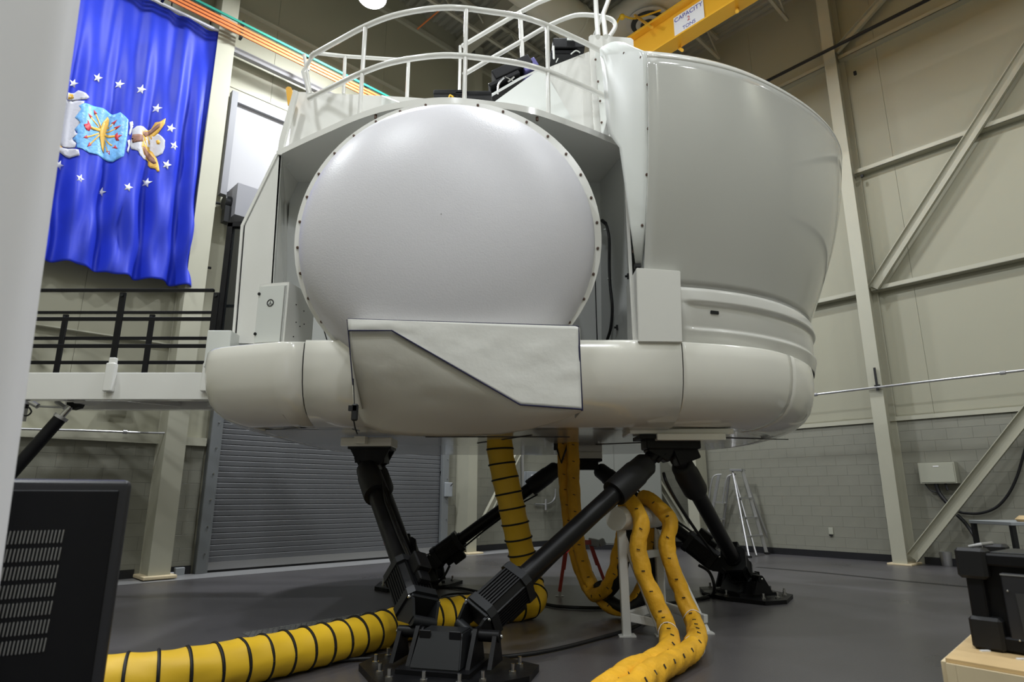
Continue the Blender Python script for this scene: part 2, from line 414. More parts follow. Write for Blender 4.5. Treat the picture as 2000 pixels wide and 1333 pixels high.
b = MB(); i_section(b, W2(3.3,.3,0), W2(3.3,.3,12.6), .42, .28, N2)
col = empty('steel_column', W2(3.3,.3,0), 'cream steel column on the right wall behind the right motion leg', 'column'); mk('shaft', b, 'steel', col)
b = MB(); b.box(W2(3.3,.3,.015), (.4,.55,.03), R2, .004); mk('base_plate', b, 'woodl', col)
b = MB(); i_section(b, W1(11.08,.28,0), W1(11.08,.28,12.6), .44, .3, N1)
b.box(W1(11.08,.28,6.2), (.28,.42,12.3), R1)
col = empty('steel_column', W1(11.08,.28,0), 'boxed cream steel column left of the grey roller door', 'column'); mk('shaft', b, 'steel', col)
b = MB(); b.box(W1(11.08,.28,.04), (.46,.62,.05), R1, .015); mk('base_plate', b, 'woodl', col)
b = MB(); i_section(b, W1(5.0,.25,0), W1(5.0,.25,12.6), .4, .26, N1); b.box(W1(5.0,.25,6.2), (.25,.38,12.2), R1)
col = empty('steel_column', W1(5.0,.25,0), 'cream steel column right of the grey roller door', 'column'); mk('shaft', b, 'steel', col)
b = MB(); b.box(W1(5.0,.3,.02), (.42,.62,.04), R1, .01); mk('base_plate', b, 'woodl', col)
def brace(P, x0, z0, x1, z1, off, label, wd=.16):
    b = MB(); p, q = P(x0,off,z0), P(x1,off,z1); N = P(0,1,0)-P(0,0,0); ax = (q-p).normalized(); s = ax.cross(N).normalized()
    b.plate([p+s*wd/2, p-s*wd/2, p-s*wd/2+N*.012, p+s*wd/2+N*.012], q-p)
    b.plate([p+s*wd/2, p+s*(wd/2-.012), p+s*(wd/2-.012)+N*.09, p+s*wd/2+N*.09], q-p)
    b.plate([p-s*wd/2, p-s*(wd/2-.012), p-s*(wd/2-.012)+N*.09, p-s*wd/2+N*.09], q-p)
    mk('steel_brace', b, 'steel', label=label, cat='brace')
brace(W2, 7.62, 5.25, 12.6, 11.4, .22, 'cream channel brace rising right from the upper girt of the right wall', .2)
brace(W2, 7.65, .12, 11.4, 4.6, .34, 'cream channel brace rising right from the foot of the right column', .2)
brace(W2, 7.55, 10.75, 10.4, 12.6, .26, 'short cream brace at the top of the right column near the roof', .16)
brace(W2, 1.5, 2.6, 3.1, .3, .3, 'cream brace sloping down to the column behind the right motion leg', .14)
brace(W1, 4.8, .35, 3.2, 2.6, .3, 'cream brace leaning beside the column right of the roller door', .14)

# ------------------------------------------------------------------ flight simulator cab on its motion platform
sim = empty('flight_simulator', (0.2, 7.4, 1.78), 'huge glossy white flight simulator cab with bulging dome, standing on black motion legs', 'simulator')
ZT, ZB, ZBU = 2.48, 1.80, 2.18
outl = [(-1.98,5.20),(-2.64,5.45),(-2.86,5.85),(-2.96,6.6),(-2.98,8.2),(-2.8,9.3),(-2.2,9.95),(-.8,10.15),(1.2,10.1),(2.4,9.6),(3.1,8.8),
        (3.34,7.9),(3.30,7.1),(3.08,6.35),(2.60,5.74),(2.12,5.40),(1.44,5.20)]
path = [V((x,y,0)) for x, y in outl]
curve = smooth_path(path[::-1][0:0] + path, 8)            # open run round the back, front kept straight
loop = [V((x, 5.20, 0)) for x in (1.44, .9, .3, -.3, -.9, -1.4, -1.76)] 
ring = curve + loop[1:]                                    # closed ring of plan points
ctr = V((.1, 7.6, 0))
ringd = ring
def ring_normal(i):
    n = len(ringd); d = (ringd[(i+1)%n]-ringd[i-1]).normalized(); nn = V((d.y, -d.x, 0))
    return nn if nn.dot(ringd[i]-ctr) > 0 else -nn
prof = [(ZT-.000,.10),(ZT-.000,.02),(ZT-.005,.008),(ZT-.018,.0),(2.36,-.008),(2.24,0),(2.12,.022),(2.02,.06),(1.94,.12),(1.88,.20),(1.84,.30),(1.81,.42),(1.80,.56)]
nr = len(ringd); nrm = [ring_normal(i) for i in range(nr)]
def ringpt(i, z, ins): return ringd[i%nr] - nrm[i%nr]*ins + UP*z
def nearest(px, py, z):
    p = PZ(px, py, z); return min(range(nr), key=lambda i: (V((ringd[i].x, ringd[i].y, 0))-V((p.x,p.y,0))).length)
# ring refined at the seams: split the ring into panels by plan position
def idx(x, y): return min(range(nr), key=lambda i: (ringd[i]-V((x,y,0))).length)
seams = [idx(-1.80,5.2)%nr, idx(-1.98,5.2)%nr]
cuts = sorted({idx(-1.76,5.2), idx(-2.96,6.6), idx(-2.2,9.95), idx(1.2,10.1), idx(3.30,7.1), idx(2.60,5.74), idx(1.44,5.2)})
for a, b_ in zip(cuts, cuts[1:]+[cuts[0]+nr]):
    m = MB(); rows = []
    ids = list(range(a, b_+1))
    for z, ins in prof:
        row = []
        for j, i in enumerate(ids):
            p = ringpt(i, z, ins)
            if j == 0: p = p.lerp(ringpt(i+1, z, ins), .008/max(.02,(ringd[(i+1)%nr]-ringd[i%nr]).length))
            if j == len(ids)-1: p = p.lerp(ringpt(i-1, z, ins), .008/max(.02,(ringd[(i-1)%nr]-ringd[i%nr]).length))
            row.append(p)
        rows.append(row)
    m.grid(rows); mk('skirt_panel', m, 'skirt', sim, smooth=50, solid=.015)
# dark inner liner seen through the seams, platform floor and smooth underside
m = MB(); rows = [[ringpt(i, z-(.02 if z > 2.4 else -.012 if z < 1.83 else 0), ins+.03) for i in range(nr)] for z, ins in prof[1:]]
m.grid(rows, closed=True); mk('skirt_liner', m, 'darkg', sim, smooth=50)
m = MB(); top = [ringpt(i, ZT-.006, .09) for i in range(nr)]; m.plate(top, (0,0,-.02)); mk('platform_floor', m, 'paint', sim)
m = MB(); m.plate([ringpt(i, 1.80, .555) for i in range(nr)], (0,0,.02)); mk('underside_panel', m, 'skirt', sim)
for (x0,y0,x1,y1) in ((-.9,6.6,.6,6.6),(.2,6.4,-.4,7.4),(1.8,6.6,3.0,6.9),(1.0,7.6,2.3,6.9)):
    m = MB(); m.beam((x0,y0,1.797),(x1,y1,1.797),.015,.008); mk('underside_seam', m, 'darkg', sim)

# cab body behind the alcove
m = MB(); m.box((-.72, 8.2, 3.67), (3.66, 2.5, 2.42), bev=.02); mk('cab_body', m, 'alcove', sim)
# deck slab with bowed front lip
lip_px = [(540,301),(585,279),(640,254),(700,228),(768,208),(862,197),(950,203),(1040,217),(1130,248),(1180,268),(1217,284)]
ZD = 4.9
lipc = smooth_path([PZ(x,y,ZD) for x,y in lip_px], 6)
m = MB(); poly = [V((p.x,p.y,ZD-.03)) for p in lipc] + [V((1.3,8.8,ZD-.03)), V((-2.75,8.8,ZD-.03))]
m.plate(poly, (0,0,.05)); mk('deck', m, 'paint', sim)
m = MB(); m.grid([[p+V((0,-.004,-.035)) for p in lipc],[p+V((0,-.004,.035)) for p in lipc],[p+V((0,.03,.035)) for p in lipc]]); mk('deck_lip', m, 'paint', sim)

# dome with its bolted flange
DC = V((-.58, 5.34, 3.50)); DR = 1.345
m = MB(); rows = []
for i in range(15):
    t = i/14; ang = t*PI/2
    d = .56*math.sin(ang)**.9 if i else 0
    r = 1.328*math.cos(ang)**.86 if i < 14 else .004
    rows.append([DC + V((r*math.cos(2*PI*k/96), -d-.02, r*math.sin(2*PI*k/96)-.055)) for k in range(96)])
m.grid(rows, closed=True); m.bm.faces.new(m.bm.verts[-96:]) if False else None
dome = mk('screen_dome', m, 'dome', sim, smooth=80)
m = MB(); m.lathe(DC+V((0,1.5,0)), DC+V((0,-.02,0)), [(0,1.29),(.97,1.29),(.975,1.30),(1,1.30)], 96); mk('dome_drum', m, 'alcove', sim)
m = MB(); N_ = 96
prs = [(1.30,.0),(1.30,-.02),(1.392,-.02),(1.392,.0)]
def flange_pt(r, dy, k):
    x, z = r*math.cos(2*PI*k/N_), r*math.sin(2*PI*k/N_)
    return DC + V((x, dy, min(z, ZD-.04-DC.z)))
m.grid([[flange_pt(r, dy, k) for k in range(N_)] for r, dy in prs+[prs[0]]], closed=True); fl = mk('dome_flange', m, 'paint', sim)
sc = MB(); sc.cyl((0,0,0),(0,-.012,0),.013,n=8); sc.cyl((0,-.012,0),(0,-.02,0),.007,n=6); screw = proto('screw', sc, 'copper')
for k in range(34):
    a = 2*PI*k/34+.09; p = DC + V((1.360*math.cos(a), -.02, 1.360*math.sin(a)))
    if p.z < ZD-.05 and p.z > 2.2: put('screw', screw, p, parent=fl)
m = MB()
# short support pins hanging under the lip above the dome
for x in (-1.35,-.95,-.55,-.15,.25):
    p = V((x, 0, 0)); y = min(lipc, key=lambda q: abs(q.x-x)).y
    m.cyl((x, y+.02, ZD-.03), (x, y+.02, ZD-.07), .014, n=8)
mk('lip_pin', m, 'copper', sim, kind='stuff')

# alcove: back wall, side walls
YB = 6.9
m = MB(); m.plate([V((-2.62,YB,ZT-.02)), V((1.02,YB,ZT-.02)), V((1.10,YB,ZD-.03)), V((-2.66,YB,ZD-.03))], (0,.04,0)); mk('back_panel', m, 'alcove', sim)
m = MB(); m.plate([PY(526,674,6.27), PY(560,674,YB), PY(562,346,YB), PY(549,302,6.27)], (-.02,0,0)); mk('side_panel', m, 'paint', sim)
m = MB(); m.plate([V((1.05,5.32,ZT-.02)), V((1.20,6.28,ZT-.02)), V((1.22,6.28,ZD+.02)), V((1.05,5.38,ZD+.02))], (.03,0,0)); mk('side_panel', m, 'paint', sim)
sp = MB(); sp.plate([V((1.20,6.28,ZT-.02)), V((1.0,YB,ZT-.02)), V((1.06,YB,ZD-.03)), V((1.22,6.28,ZD-.03))], (.03,0,0)); sidr = mk('side_panel', sp, 'alcove', sim)
# seam rings drawn by thin beads on the alcove walls
for r in (1.62, 1.78):
    m = MB(); pts = [V((DC.x+r*math.cos(a), YB-.003, DC.z+r*math.sin(a))) for a in [math.radians(t) for t in (range(150,262,4) if r < 1.7 else range(-66,40,4))]]
    pts = [p for p in pts if ZT < p.z < ZD-.05 and -2.6 < p.x < 1.0]
    if len(pts) > 3: m.tube(pts, .006, 5); mk('seam_bead', m, 'gun', sim)

def polyY(px, Y, th, name, m, parent=sim, **k):           # upright plate facing the hall at depth Y
    b = MB(); b.plate([PY(x,y,Y) for x,y in px], (0,th,0)); return mk(name, b, m, parent, **k)
# left fin
fin = polyY([(455,670),(473,440),(540,303),(549,302),(534,530),(527,672)], 6.27, .03, 'fin_panel', 'paint')
polyY([(452,668),(470,440),(538,301),(543,301),(475,441),(457,668)], 6.25, .05, 'fin_edge', 'paint')
m = MB(); m.plate([PY(457,668,6.27),PY(475,440,6.27),PY(541,302,6.27), PY(541,302,6.27)+V((.1,2.4,0)), V((-2.78,8.7,4.9)), V((-2.9,8.7,2.45))], (.02,0,0)); mk('side_panel', m, 'paint', sim)
polyY([(541,302),(546,270),(573,175),(581,178),(556,275),(551,302)], 6.25, .05, 'parapet_post', 'paint')
# electrical box on the platform, left of the dome
eb = MB()
fl_, fr_ = PZ(488,656,ZT-.0), PZ(553,652,ZT)
pl = V((-2.28,5.40,0)); pr = V((-1.99,5.34,0)); bk = V((-1.90,5.80,0)); bl = V((-2.2,5.86,0))
H0, H1 = ZT-.01, 3.06
eb.plate([pl+UP*H0, pr+UP*H0, bk+UP*H0, bl+UP*H0], (0,0,H1-H0)); ebx = mk('electrical_box', eb, 'paint', sim)
dv = (pr-pl).normalized(); dn = V((dv.y,-dv.x,0))
def ebp(u, z, o=.0): return pl + dv*u*(pr-pl).length + UP*z + dn*o
m = MB(); m.plate([ebp(.04,H0+.04,.002), ebp(.93,H0+.04,.002), ebp(.93,H1-.03,.002), ebp(.04,H1-.03,.002)], dn*.012); dr = mk('box_door', m, 'paintg', sim)
WL[dr.name] = WL[dr.name]
for z in (H0+.12, H1-.1):
    m = MB(); m.cyl(ebp(.06,z,.014), ebp(.06,z,.022), .014, n=12); m.cyl(ebp(.06,z+.0,.022), ebp(.06,z,.026), .006, n=8); mk('latch', m, 'gun', dr)
m = MB(); m.tube([ebp(.9,H0+.03,.014)+UP*t*(H1-H0-.07) for t in [i/12 for i in range(13)]], .006, 6); mk('hinge', m, 'alu', dr)
m = MB(); c0 = ebp(.46, H0+.40, .015)
m.tube([c0+dv*.030*math.cos(t*PI/12)+UP*.030*math.sin(t*PI/12) for t in range(25)], .005, 5)
m.tube([c0+dv*x+UP*z for x,z in [(-.018,-.012),(-.006,-.012),(0,.016),(.006,-.012),(.018,-.012)]], .003, 5); mk('round_emblem', m, 'inkk', dr)
m = MB()
for (u,v) in ((.3,.42),(.6,.40),(.35,.26),(.5,.24),(.65,.28),(.3,.12)):
    p = pr.lerp(bk, u)+UP*(H0+v); m.cyl(p, p+V((.005,-.001,0)), .006, n=6)
mk('rivets', m, 'gun', ebx, kind='stuff')
# small white locker at far left of platform
m = MB(); m.box((-2.92, 6.3, 2.62), (.24, .45, .38), bev=.015); mk('step_locker', m, 'paintg', sim)

# black cable in the right of the alcove
m = MB(); cp = [(1182,436),(1186,445),(1190,470),(1190,520),(1192,560),(1196,600),(1193,640),(1186,664)]
def onside(px,py):
    a, b_ = V((1.20,6.28,0)), V((1.0,YB,0)); nn = V((-(b_-a).y,(b_-a).x,0)).normalized(); d = ray(px,py); k = (a-EYE).dot(nn)/d.dot(nn); return EYE+d*(k*.985)
m.tube(smooth_path([onside(x,y) for x,y in cp], 5), .016, 8); cab_ = mk('cable', m, 'rubber', sim)
m = MB(); p = onside(1178,432); m.tube([onside(1176,431), onside(1183,437)], .02, 8); mk('cable_gland', m, 'rubber', sim)
for q in ((1183,449),(1190,545)):
    m = MB(); m.box(onside(*q), (.05,.03,.012)); mk('cable_tie', m, 'paintg', sim)
for q in ((1229,540),(1207,640)):
    m = MB(); p = V((1.045, 0,0)); d = ray(*q); P_ = EYE + d*(1.13/d.x); m.box(P_-V((.01,0,0)), (.02,.03,.05)); m.cyl(P_-V((.02,0,0)), P_-V((.04,0,0)), .012, n=8); mk('catch', m, 'gun', sim)

# right front: end plate, cover strip, tall board, small panels
END = 5.34
def endY(x, y):                                             # the plate folds forward to meet the leaning shell edge
    f = 4.79 + .42*max(0,(y-100))/420; k = max(0, min(1, (x-1180)/86)); return END + (f-END)*k
lft = [(1172,98),(1174,112),(1178,135),(1181,160),(1184,200),(1190,260),(1212,290),(1222,360),(1232,440),(1243,521)]
rgt = [(1236,89),(1262,101),(1267,112),(1269,150),(1270,200),(1271,260),(1271,300),(1269,380),(1263,440),(1254,521)]
rows_ = []
for (x0,y0),(x1,y1) in zip(lft, rgt):
    r_ = []
    for k in range(9):
        x, y = x0+(x1-x0)*k/8, y0+(y1-y0)*k/8
        if y0 == 98: y = 98-12*math.sin(PI*k/8)-.9*k if k else 98
        r_.append(PY(x, y, endY(x, y)))
    rows_.append(r_)
m = MB(); m.grid(rows_); endp = mk('end_plate', m, 'paintg', sim, smooth=27, solid=.02)
polyY([(1211,150),(1272,150),(1276,528),(1243,528)], 5.42, .03, 'filler_panel', 'paintg')
polyY([(1209,188),(1219,188),(1233,300),(1250,521),(1243,521),(1226,380),(1214,270)], END-.02, .02, 'cover_strip', 'paint')
for (x,y) in ((1219,105),(1252,113),(1265,166),(1266,252),(1263,342),(1254,441),(1212,200),(1218,268),(1224,342),(1230,415),(1237,492),(1205,265),(1209,272),(1203,276)):
    put('screw', screw, PY(x,y,endY(x,y)-.015 if x>1240 or y<150 else END-.04), parent=endp)
m = MB(); m.tube([PY(x,y,endY(x,y)-.006) for x,y in [(1266-44*k/10,116+72*k/10) for k in range(11)]]+[PY(1209,188,END-.02)], .004, 5); mk('seam', m, 'gun', endp)
# folded stiffeners pressed into the end plate
m = MB(); m.tube([PY(x,y,endY(x,y)-.004) for x,y in [(1211+34*k/12,135+380*k/12) for k in range(13)]], .012, 6); mk('stiffener', m, 'paintg', endp)
polyY([(1150,72),(1154,68),(1232,74),(1237,78),(1238,100),(1214,300),(1163,290)], 6.62, .05, 'tall_board', 'paint')
polyY([(1163,100),(1212,100),(1218,300),(1178,300)], 6.55, .03, 'post_cover', 'paintg')
for (x,y) in ((1163,117),(1168,160),(1172,198),(1175,240)): put('screw', screw, PY(x,y,6.54), parent=sim)
# sloping projector walls behind the rail
polyY([(960,203),(1048,139),(1062,136),(1150,290),(1040,300)], 6.55, .03, 'sloping_wall', 'paintg')
polyY([(1068,133),(1152,100),(1175,300),(1060,300)], 6.75, .03, 'sloping_wall', 'paint')
m = MB(); m.plate([PY(943,199,6.55),PY(1018,155,6.55),PY(1062,134,6.55),PY(1062,134,7.6),PY(1010,152,7.6),PY(938,196,7.6)], (0,0,.03)); mk('sloping_shelf', m, 'alcove', sim)
polyY([(1030,214),(1052,210),(1056,236),(1030,232)], 6.3, .2, 'small_box', 'paint')
# left parapet
polyY([(575,179),(745,187),(812,191),(862,195),(862,240),(560,320)], 6.45, .03, 'parapet', 'paint')
m = MB(); a_, b_, c_ = PY(745,187,6.45), PY(800,208,5.9), PY(745,205,6.4); m.plate([a_, b_, c_], (.02,0,0)); mk('gusset', m, 'paintg', sim)

# wrap-round display shell: bowl of glossy panels
def arcpt(c, r, deg, z): return V((c[0]+r*math.cos(math.radians(deg)), c[1]+r*math.sin(math.radians(deg)), z))
NS = 72
ZS = 4.95
def tpt(i):
    p = arcpt((.976,7.518), 2.751, -85.5+(150*i/(NS-1)), ZS); g = max(0, min(1, (i/(NS-1)*150-25)/45)); p.x += .26*g*g*(3-2*g); return p
Tr = [tpt(i) for i in range(NS)]
Br = [arcpt((1.059,7.579), 2.377, -88+(150*i/(NS-1)), 2.98) for i in range(NS)]
def arcn(i): return V((math.cos(math.radians(-85.5+150*i/(NS-1))), math.sin(math.radians(-85.5+150*i/(NS-1))), 0))
rows = []
NV = 28
for j in range(NV+1):
    t = j/NV
    rows.append([Br[i].lerp(Tr[i], t) + arcn(i)*.09*math.sin(PI*t**1.05) for i in range(NS)])
def capring(ins, dz): return [Tr[i]-arcn(i)*ins+UP*dz for i in range(NS)]
m = MB(); m.grid(rows); shl = mk('display_shell', m, 'shell', sim, smooth=60, solid=.02)
rows = [capring(-.002,0), capring(.01,.05), capring(.05,.10), capring(.11,.14), capring(.20,.155), capring(.9,.16)]
m = MB(); m.grid(rows); mk('shell_top_rim', m, 'paint', sim, smooth=60, solid=.02)
# dished cap panel between shell and cab keeps the housing closed
m = MB(); m.plate([V((1.0,5.4,5.0)), V((1.4,5.2,5.05)), V((3.2,6.4,5.05)), V((3.2,8.6,5.05)), V((1.2,9.2,5.05)), V((1.0,8,5.2))], (0,0,.03)); mk('housing_cap', m, 'alcove', sim)
m = MB(); m.box((2.1, 7.6, 3.9), (1.7, 2.6, 2.8), bev=.05); mk('shell_core', m, 'alcove', sim)

# upper skirt with moulded channel below the shell
NU = 90
Ub = [arcpt((1.059,7.579), 2.395, -82+130*i/(NU-1), 3.0) for i in range(NU)]
Lb = [arcpt((.99,7.914), 2.585, -79+124*i/(NU-1), 2.492) for i in range(NU)]
def un(i): return V((math.cos(math.radians(-80+127*i/(NU-1))), math.sin(math.radians(-80+127*i/(NU-1))), 0))
def sm(x, a, b):
    x = max(0, min(1, (x-a)/(b-a))); return x*x*(3-2*x)
rows = []; K = 44
for j in range(K+1):
    t = j/K; row = []
    for i in range(NU):
        s = i/(NU-1)
        ch = sm(t,.24,.31)*(1-sm(t,.66,.73))*sm(s,.010,.028)
        row.append(Lb[i].lerp(Ub[i], t) - un(i)*(.04*ch - .05*math.sin(PI*t) + .03*sm(t,.9,1)))
    rows.append(row)
for i0, i1 in ((0,44),(44,NU-1)):
    m = MB(); m.grid([r[i0:i1+1] for r in rows]); us = mk('upper_skirt', m, 'paint', sim, smooth=60, solid=.012)
    if i0 == 0:
        k_ = 6; m = MB(); p = rows[25][k_]; m.box(p, (.085,.02,.03), Matrix.Rotation(math.radians(10+127*k_/(NU-1)),4,'Z'), .004); mk('vent_slot', m, 'gun', us)
m = MB(); m.tube([Lb[i]-un(i)*.01 for i in range(NU)], .012, 6); mk('skirt_joint', m, 'darkg', sim)
# square corner locker beside the channel
m = MB(); q = [PY(1243,523,5.10), PY(1329,529,5.10), PY(1333,669,5.16), PY(1247,668,5.16)]
m.plate(q, (0,.5,0)); bmesh.ops.bevel(m.bm, geom=m.bm.edges[:], offset=.006, segments=2, affect='EDGES'); mk('corner_panel', m, 'paint', sim)
m = MB(); m.box(PY(1245,520,5.22), (.05,.06,.03)); mk('edge_bracket', m, 'rubber', sim)
m = MB(); m.tube([PY(1245,525,5.21), PY(1249,666,5.19)], .007, 6); mk('panel_gasket', m, 'darkg', sim)

# guard rail following the bowed deck edge
gr = empty('guard_rail', PZ(862,197,ZD), parent=sim)
ZR, ZM = 6.0, 5.44
def curve_at(xs, z):                                      # deck edge shifted to height z
    return [V((p.x,p.y+.04,z)) for p in xs]
r0 = [p for p in lipc if True]
lipx = [V((p.x,p.y+.04,0)) for p in lipc]
def lipat(x):
    return min(lipx, key=lambda p: abs(p.x-x))
xl, xr = PZ(596,276,ZD).x, PZ(1196,274,ZD).x
seg = [p for p in lipx if xl-.02 <= p.x <= xr+.05]
def rail(name, pts, r=.029): 
    b = MB(); b.tube(pts, r, 12); return mk(name, b, 'paint', gr, smooth=60)
rail('top_rail', [seg[0]+UP*(ZR-.02)+V((-.02,.02,0))]+[p+UP*ZR for p in seg]+[seg[-1]+V((.03,0,ZR-.03))])
rail('mid_rail', [seg[0]+V((-.12,0,ZM-.32))]+[p+UP*ZM for p in seg[2:]]) if False else rail('mid_rail', [p+UP*ZM for p in seg])
for px in (697, 905, 1068, 1196):
    p = lipat(PZ(px, {697:226,905:198,1068:226,1196:274}[px], ZD).x)
    rail('post', [p+UP*ZD, p+UP*(ZR-.01)], .022)
# left return and back rail
c0 = seg[0]
rail('post', [c0+UP*ZR, c0+V((-.05,.04,ZR-.06)), PY(592,140,c0.y+.05), PY(603,183,c0.y+.1)], .022)
bk1, bk2, bk3 = PY(612,103,6.1), PY(674,110,6.3), PY(798,118,6.6)
rail('back_rail', [c0+UP*(ZR-.0), bk1, bk2, bk3], .022)
rail('post', [bk3, PY(795,191,6.6)], .022); rail('post', [bk2, PY(671,184,6.3)], .02); rail('post', [PY(594,106,6.2), PY(606,182,6.3)], .02)
# stair handrails behind
Yh = 7.0
rail('stair_rail', [PY(x,y,Yh) for x,y in ((903,90),(960,56),(1016,24),(1050,6),(1085,-8))])
rail('stair_rail', smooth_path([PY(x,y,Yh) for x,y in ((905,146),(960,114),(1016,82),(1068,52),(1110,34),(1135,29),(1165,31),(1190,36),(1200,44),(1201,55),(1190,72))], 4))
rail('stair_post', [PY(1016,24,Yh), PY(1019,80,Yh), PY(1022,156,Yh)]); rail('stair_post', [PY(899,90,Yh),PY(897,188,Yh)], .02)
rail('ladder_rail', [PY(1162,-30,6.4), PY(1165,30,6.4), PY(1168,72,6.1)]); rail('ladder_rail', [PY(1200,-30,6.6), PY(1178,28,6.5), PY(1183,72,6.1)])
rail('ladder_rail', [PY(1178,28,6.5), PY(1160,70,6.9)], .018)

# projectors on the roof of the cab: three black boxes
pj = empty('projector', PY(1110,120,7.0), parent=sim)
m = MB(); m.box(PY(1108,107,6.95), (.40,.45,.15), bev=.02); m.box(PY(1100,122,6.95), (.34,.4,.06), bev=.01); mk('projector_body', m, 'black', pj)
m = MB(); m.box(PY(1112,102,6.95)-V((0,.235,0)), (.10,.01,.03)); mk('label_plate', m, 'paintg', pj)
m = MB(); m.tube(smooth_path([PY(1115,106,6.7),PY(1125,99,6.7),PY(1133,103,6.7)],5), .008, 6); m.tube([PY(1082,115,6.7),PY(1081,90,6.7)], .012, 6); m.tube([PY(1086,122,6.7),PY(1090,114,6.7)], .007, 6); mk('projector_cables', m, 'paintg', pj, kind='stuff')
pj = empty('projector', PY(1005,150,6.9), parent=sim)
m = MB(); rot = Matrix.Rotation(math.radians(-28), 4, 'Y')
m.box(PY(1000,152,6.95), (.52,.45,.14), rot, .02); m.box(PY(985,170,6.9), (.42,.35,.06), rot, .01); mk('projector_body', m, 'black', pj)
m = MB(); m.box(PY(1034,140,6.9), (.20,.3,.14), rot, .02); m.cyl(PY(1036,125,6.8), PY(1040,136,6.8), .03, n=10); mk('lens_module', m, 'purple', pj)
m = MB(); m.tube(smooth_path([PY(972,183,6.7),PY(974,164,6.7),PY(984,152,6.7)],5), .014, 6); m.tube([PY(992,160,6.7),PY(1004,150,6.7)], .01, 6); m.tube([PY(986,150,6.7),PY(1003,158,6.7)], .006, 6)
mk('projector_cables', m, 'chrome', pj, kind='stuff')
pj = empty('projector', PY(895,192,5.9), parent=sim)
m = MB(); m.box(PY(880,196,6.0), (.34,.3,.06), bev=.015); m.box(PY(925,198,6.0), (.40,.3,.06), bev=.02); mk('projector_body', m, 'black', pj)
m = MB(); m.cyl(PY(888,194,5.9), PY(888,181,5.9), .015); m.box(PY(897,190,5.9),(.03,.03,.06)); mk('fitting', m, 'alu', pj)
m = MB(); m.tube(smooth_path([PY(876,194,5.85),PY(879,186,5.85),PY(885,190,5.85)],5), .01, 6); mk('yellow_lead', m, 'yel', pj)
# lifting lug
m = MB(); m.plate([PY(558,172,6.3),PY(562,169,6.3),PY(568,170,6.3),PY(571,176,6.3),PY(566,205,6.3),PY(562,205,6.3)], (0,.03,0)); mk('lifting_lug', m, 'crane', sim)

# dark glazed door and vestibule at the back left of the cab
m = MB(); m.box((-3.84, 7.98, 3.72), (.07,.07,2.2)); m.box((-3.84,8.9,3.72),(.07,.07,2.2)); m.box((-3.42,7.98,4.80),(.9,.07,.07)); m.box((-3.42,7.98,2.68),(.9,.07,.14)); m.box((-3.55,7.97,3.72),(.04,.05,2.1)); m.box((-3.42,7.96,2.95),(.8,.04,.05)); vf = mk('door_frame', m, 'black', sim)
m = MB(); m.box((-3.42, 8.0, 3.72), (.84,.02,2.1)); mk('door_glass', m, 'glass', sim)
m = MB(); m.box((-3.40, 8.5, 3.70), (.80,.9,2.18)); mk('vestibule', m, 'black', sim)

# brackets carrying the motion joints
m = MB(); m.box((-1.48, 6.62, 1.735), (.52, .34, .09), bev=.008); m.box((-1.52,6.40,1.745),(.11,.14,.07)); mk('joint_mount', m, 'skirt', sim)
m = MB(); m.box((1.55, 5.98, 1.775), (.95, .42, .05), bev=.008); m.box((1.62,5.9,1.72),(.62,.36,.06),bev=.006); mk('joint_mount', m, 'skirt', sim)
m = MB(); m.box((.96, 9.1, 1.755), (.6, .4, .09), bev=.008); mk('joint_mount', m, 'skirt', sim)

# ------------------------------------------------------------------ canvas cover over the bottom of the dome
YC = 4.78
cv = empty('canvas_cover', PY(900,740,YC), 'cream canvas cover with slanting flap hung under the big dome', 'cover')
def lower_pt(px, py, Y): return PY(px, py, Y)
crease = [(681,646),(722,645),(765,646),(815,675),(870,706),(920,735),(970,763),(1016,791),(1075,796),(1136,800)]
bottom = [(698,803),(712,830),(750,846),(800,851),(860,852),(920,851),(980,848),(1035,838),(1090,822),(1136,803)]
cr = resample([V((x,y,0)) for x,y in crease], 60); bo = resample([V((x,y,0)) for x,y in bottom], 60)
rows = []
for j in range(24):
    t = j/23; row = []
    for i in range(60):
        q = cr[i].lerp(bo[i], t)
        Y = YC + .02 + .50*t*t*min(1, (1-i/59)*2.2+.1)
        p = PY(q.x, q.y, Y)
        w = noise.noise(V((p.x*2.2+p.z*3.5, p.x*.8-p.z*6, 3)))*.012 + noise.noise(V((p.x*6, p.z*11, 9)))*.005
        row.append(p + V((0, w*math.sin(PI*min(1,t*1.1+.05)), w*.3)))
    rows.append(row)
m = MB(); m.grid(rows); mk('lower_sheet', m, 'canvas', cv, smooth=70, solid=.006)
topc = resample([V((679,624,0)),V((1128,638,0)),V((1130,640,0))], 60)
cr2 = resample([V((681,646,0)),V((765,646,0)),V((1016,791,0)),V((1136,800,0))], 60)
rows = []
for j in range(26):
    t = j/25; row = []
    for i in range(60):
        q = topc[i].lerp(cr2[i], t)
        p = PY(q.x, q.y, YC-.012)
        w = noise.noise(V((p.x*3-p.z*2, p.z*5, 1)))*.008 + noise.noise(V((p.x*9, p.z*11, 5)))*.003
        row.append(p + V((0, w*math.sin(PI*t)*1.3-abs(w)*.2, 0)))
    rows.append(row)
m = MB(); m.grid(rows); mk('flap', m, 'canvasl', cv, smooth=70, solid=.006)
m = MB(); m.tube([PY(x,y,YC-.02) for x,y in ((681,646),(765,646),(1016,791),(1136,800))], .006, 6)
m.tube([PY(1129,638,YC-.01),PY(1133,720,YC-.01),PY(1137,803,YC+.0)], .009, 6); mk('navy_piping', m, 'navy', cv)
m = MB(); m.tube([PY(678,624,YC-.01), PY(680,646,YC-.0), PY(688,740,YC+.05), PY(694,800,YC+.2)], .005, 5); m.tube([PY(679,623,YC-.015),PY(1128,637,YC-.015)], .004, 5); mk('edge_binding', m, 'navy', cv)
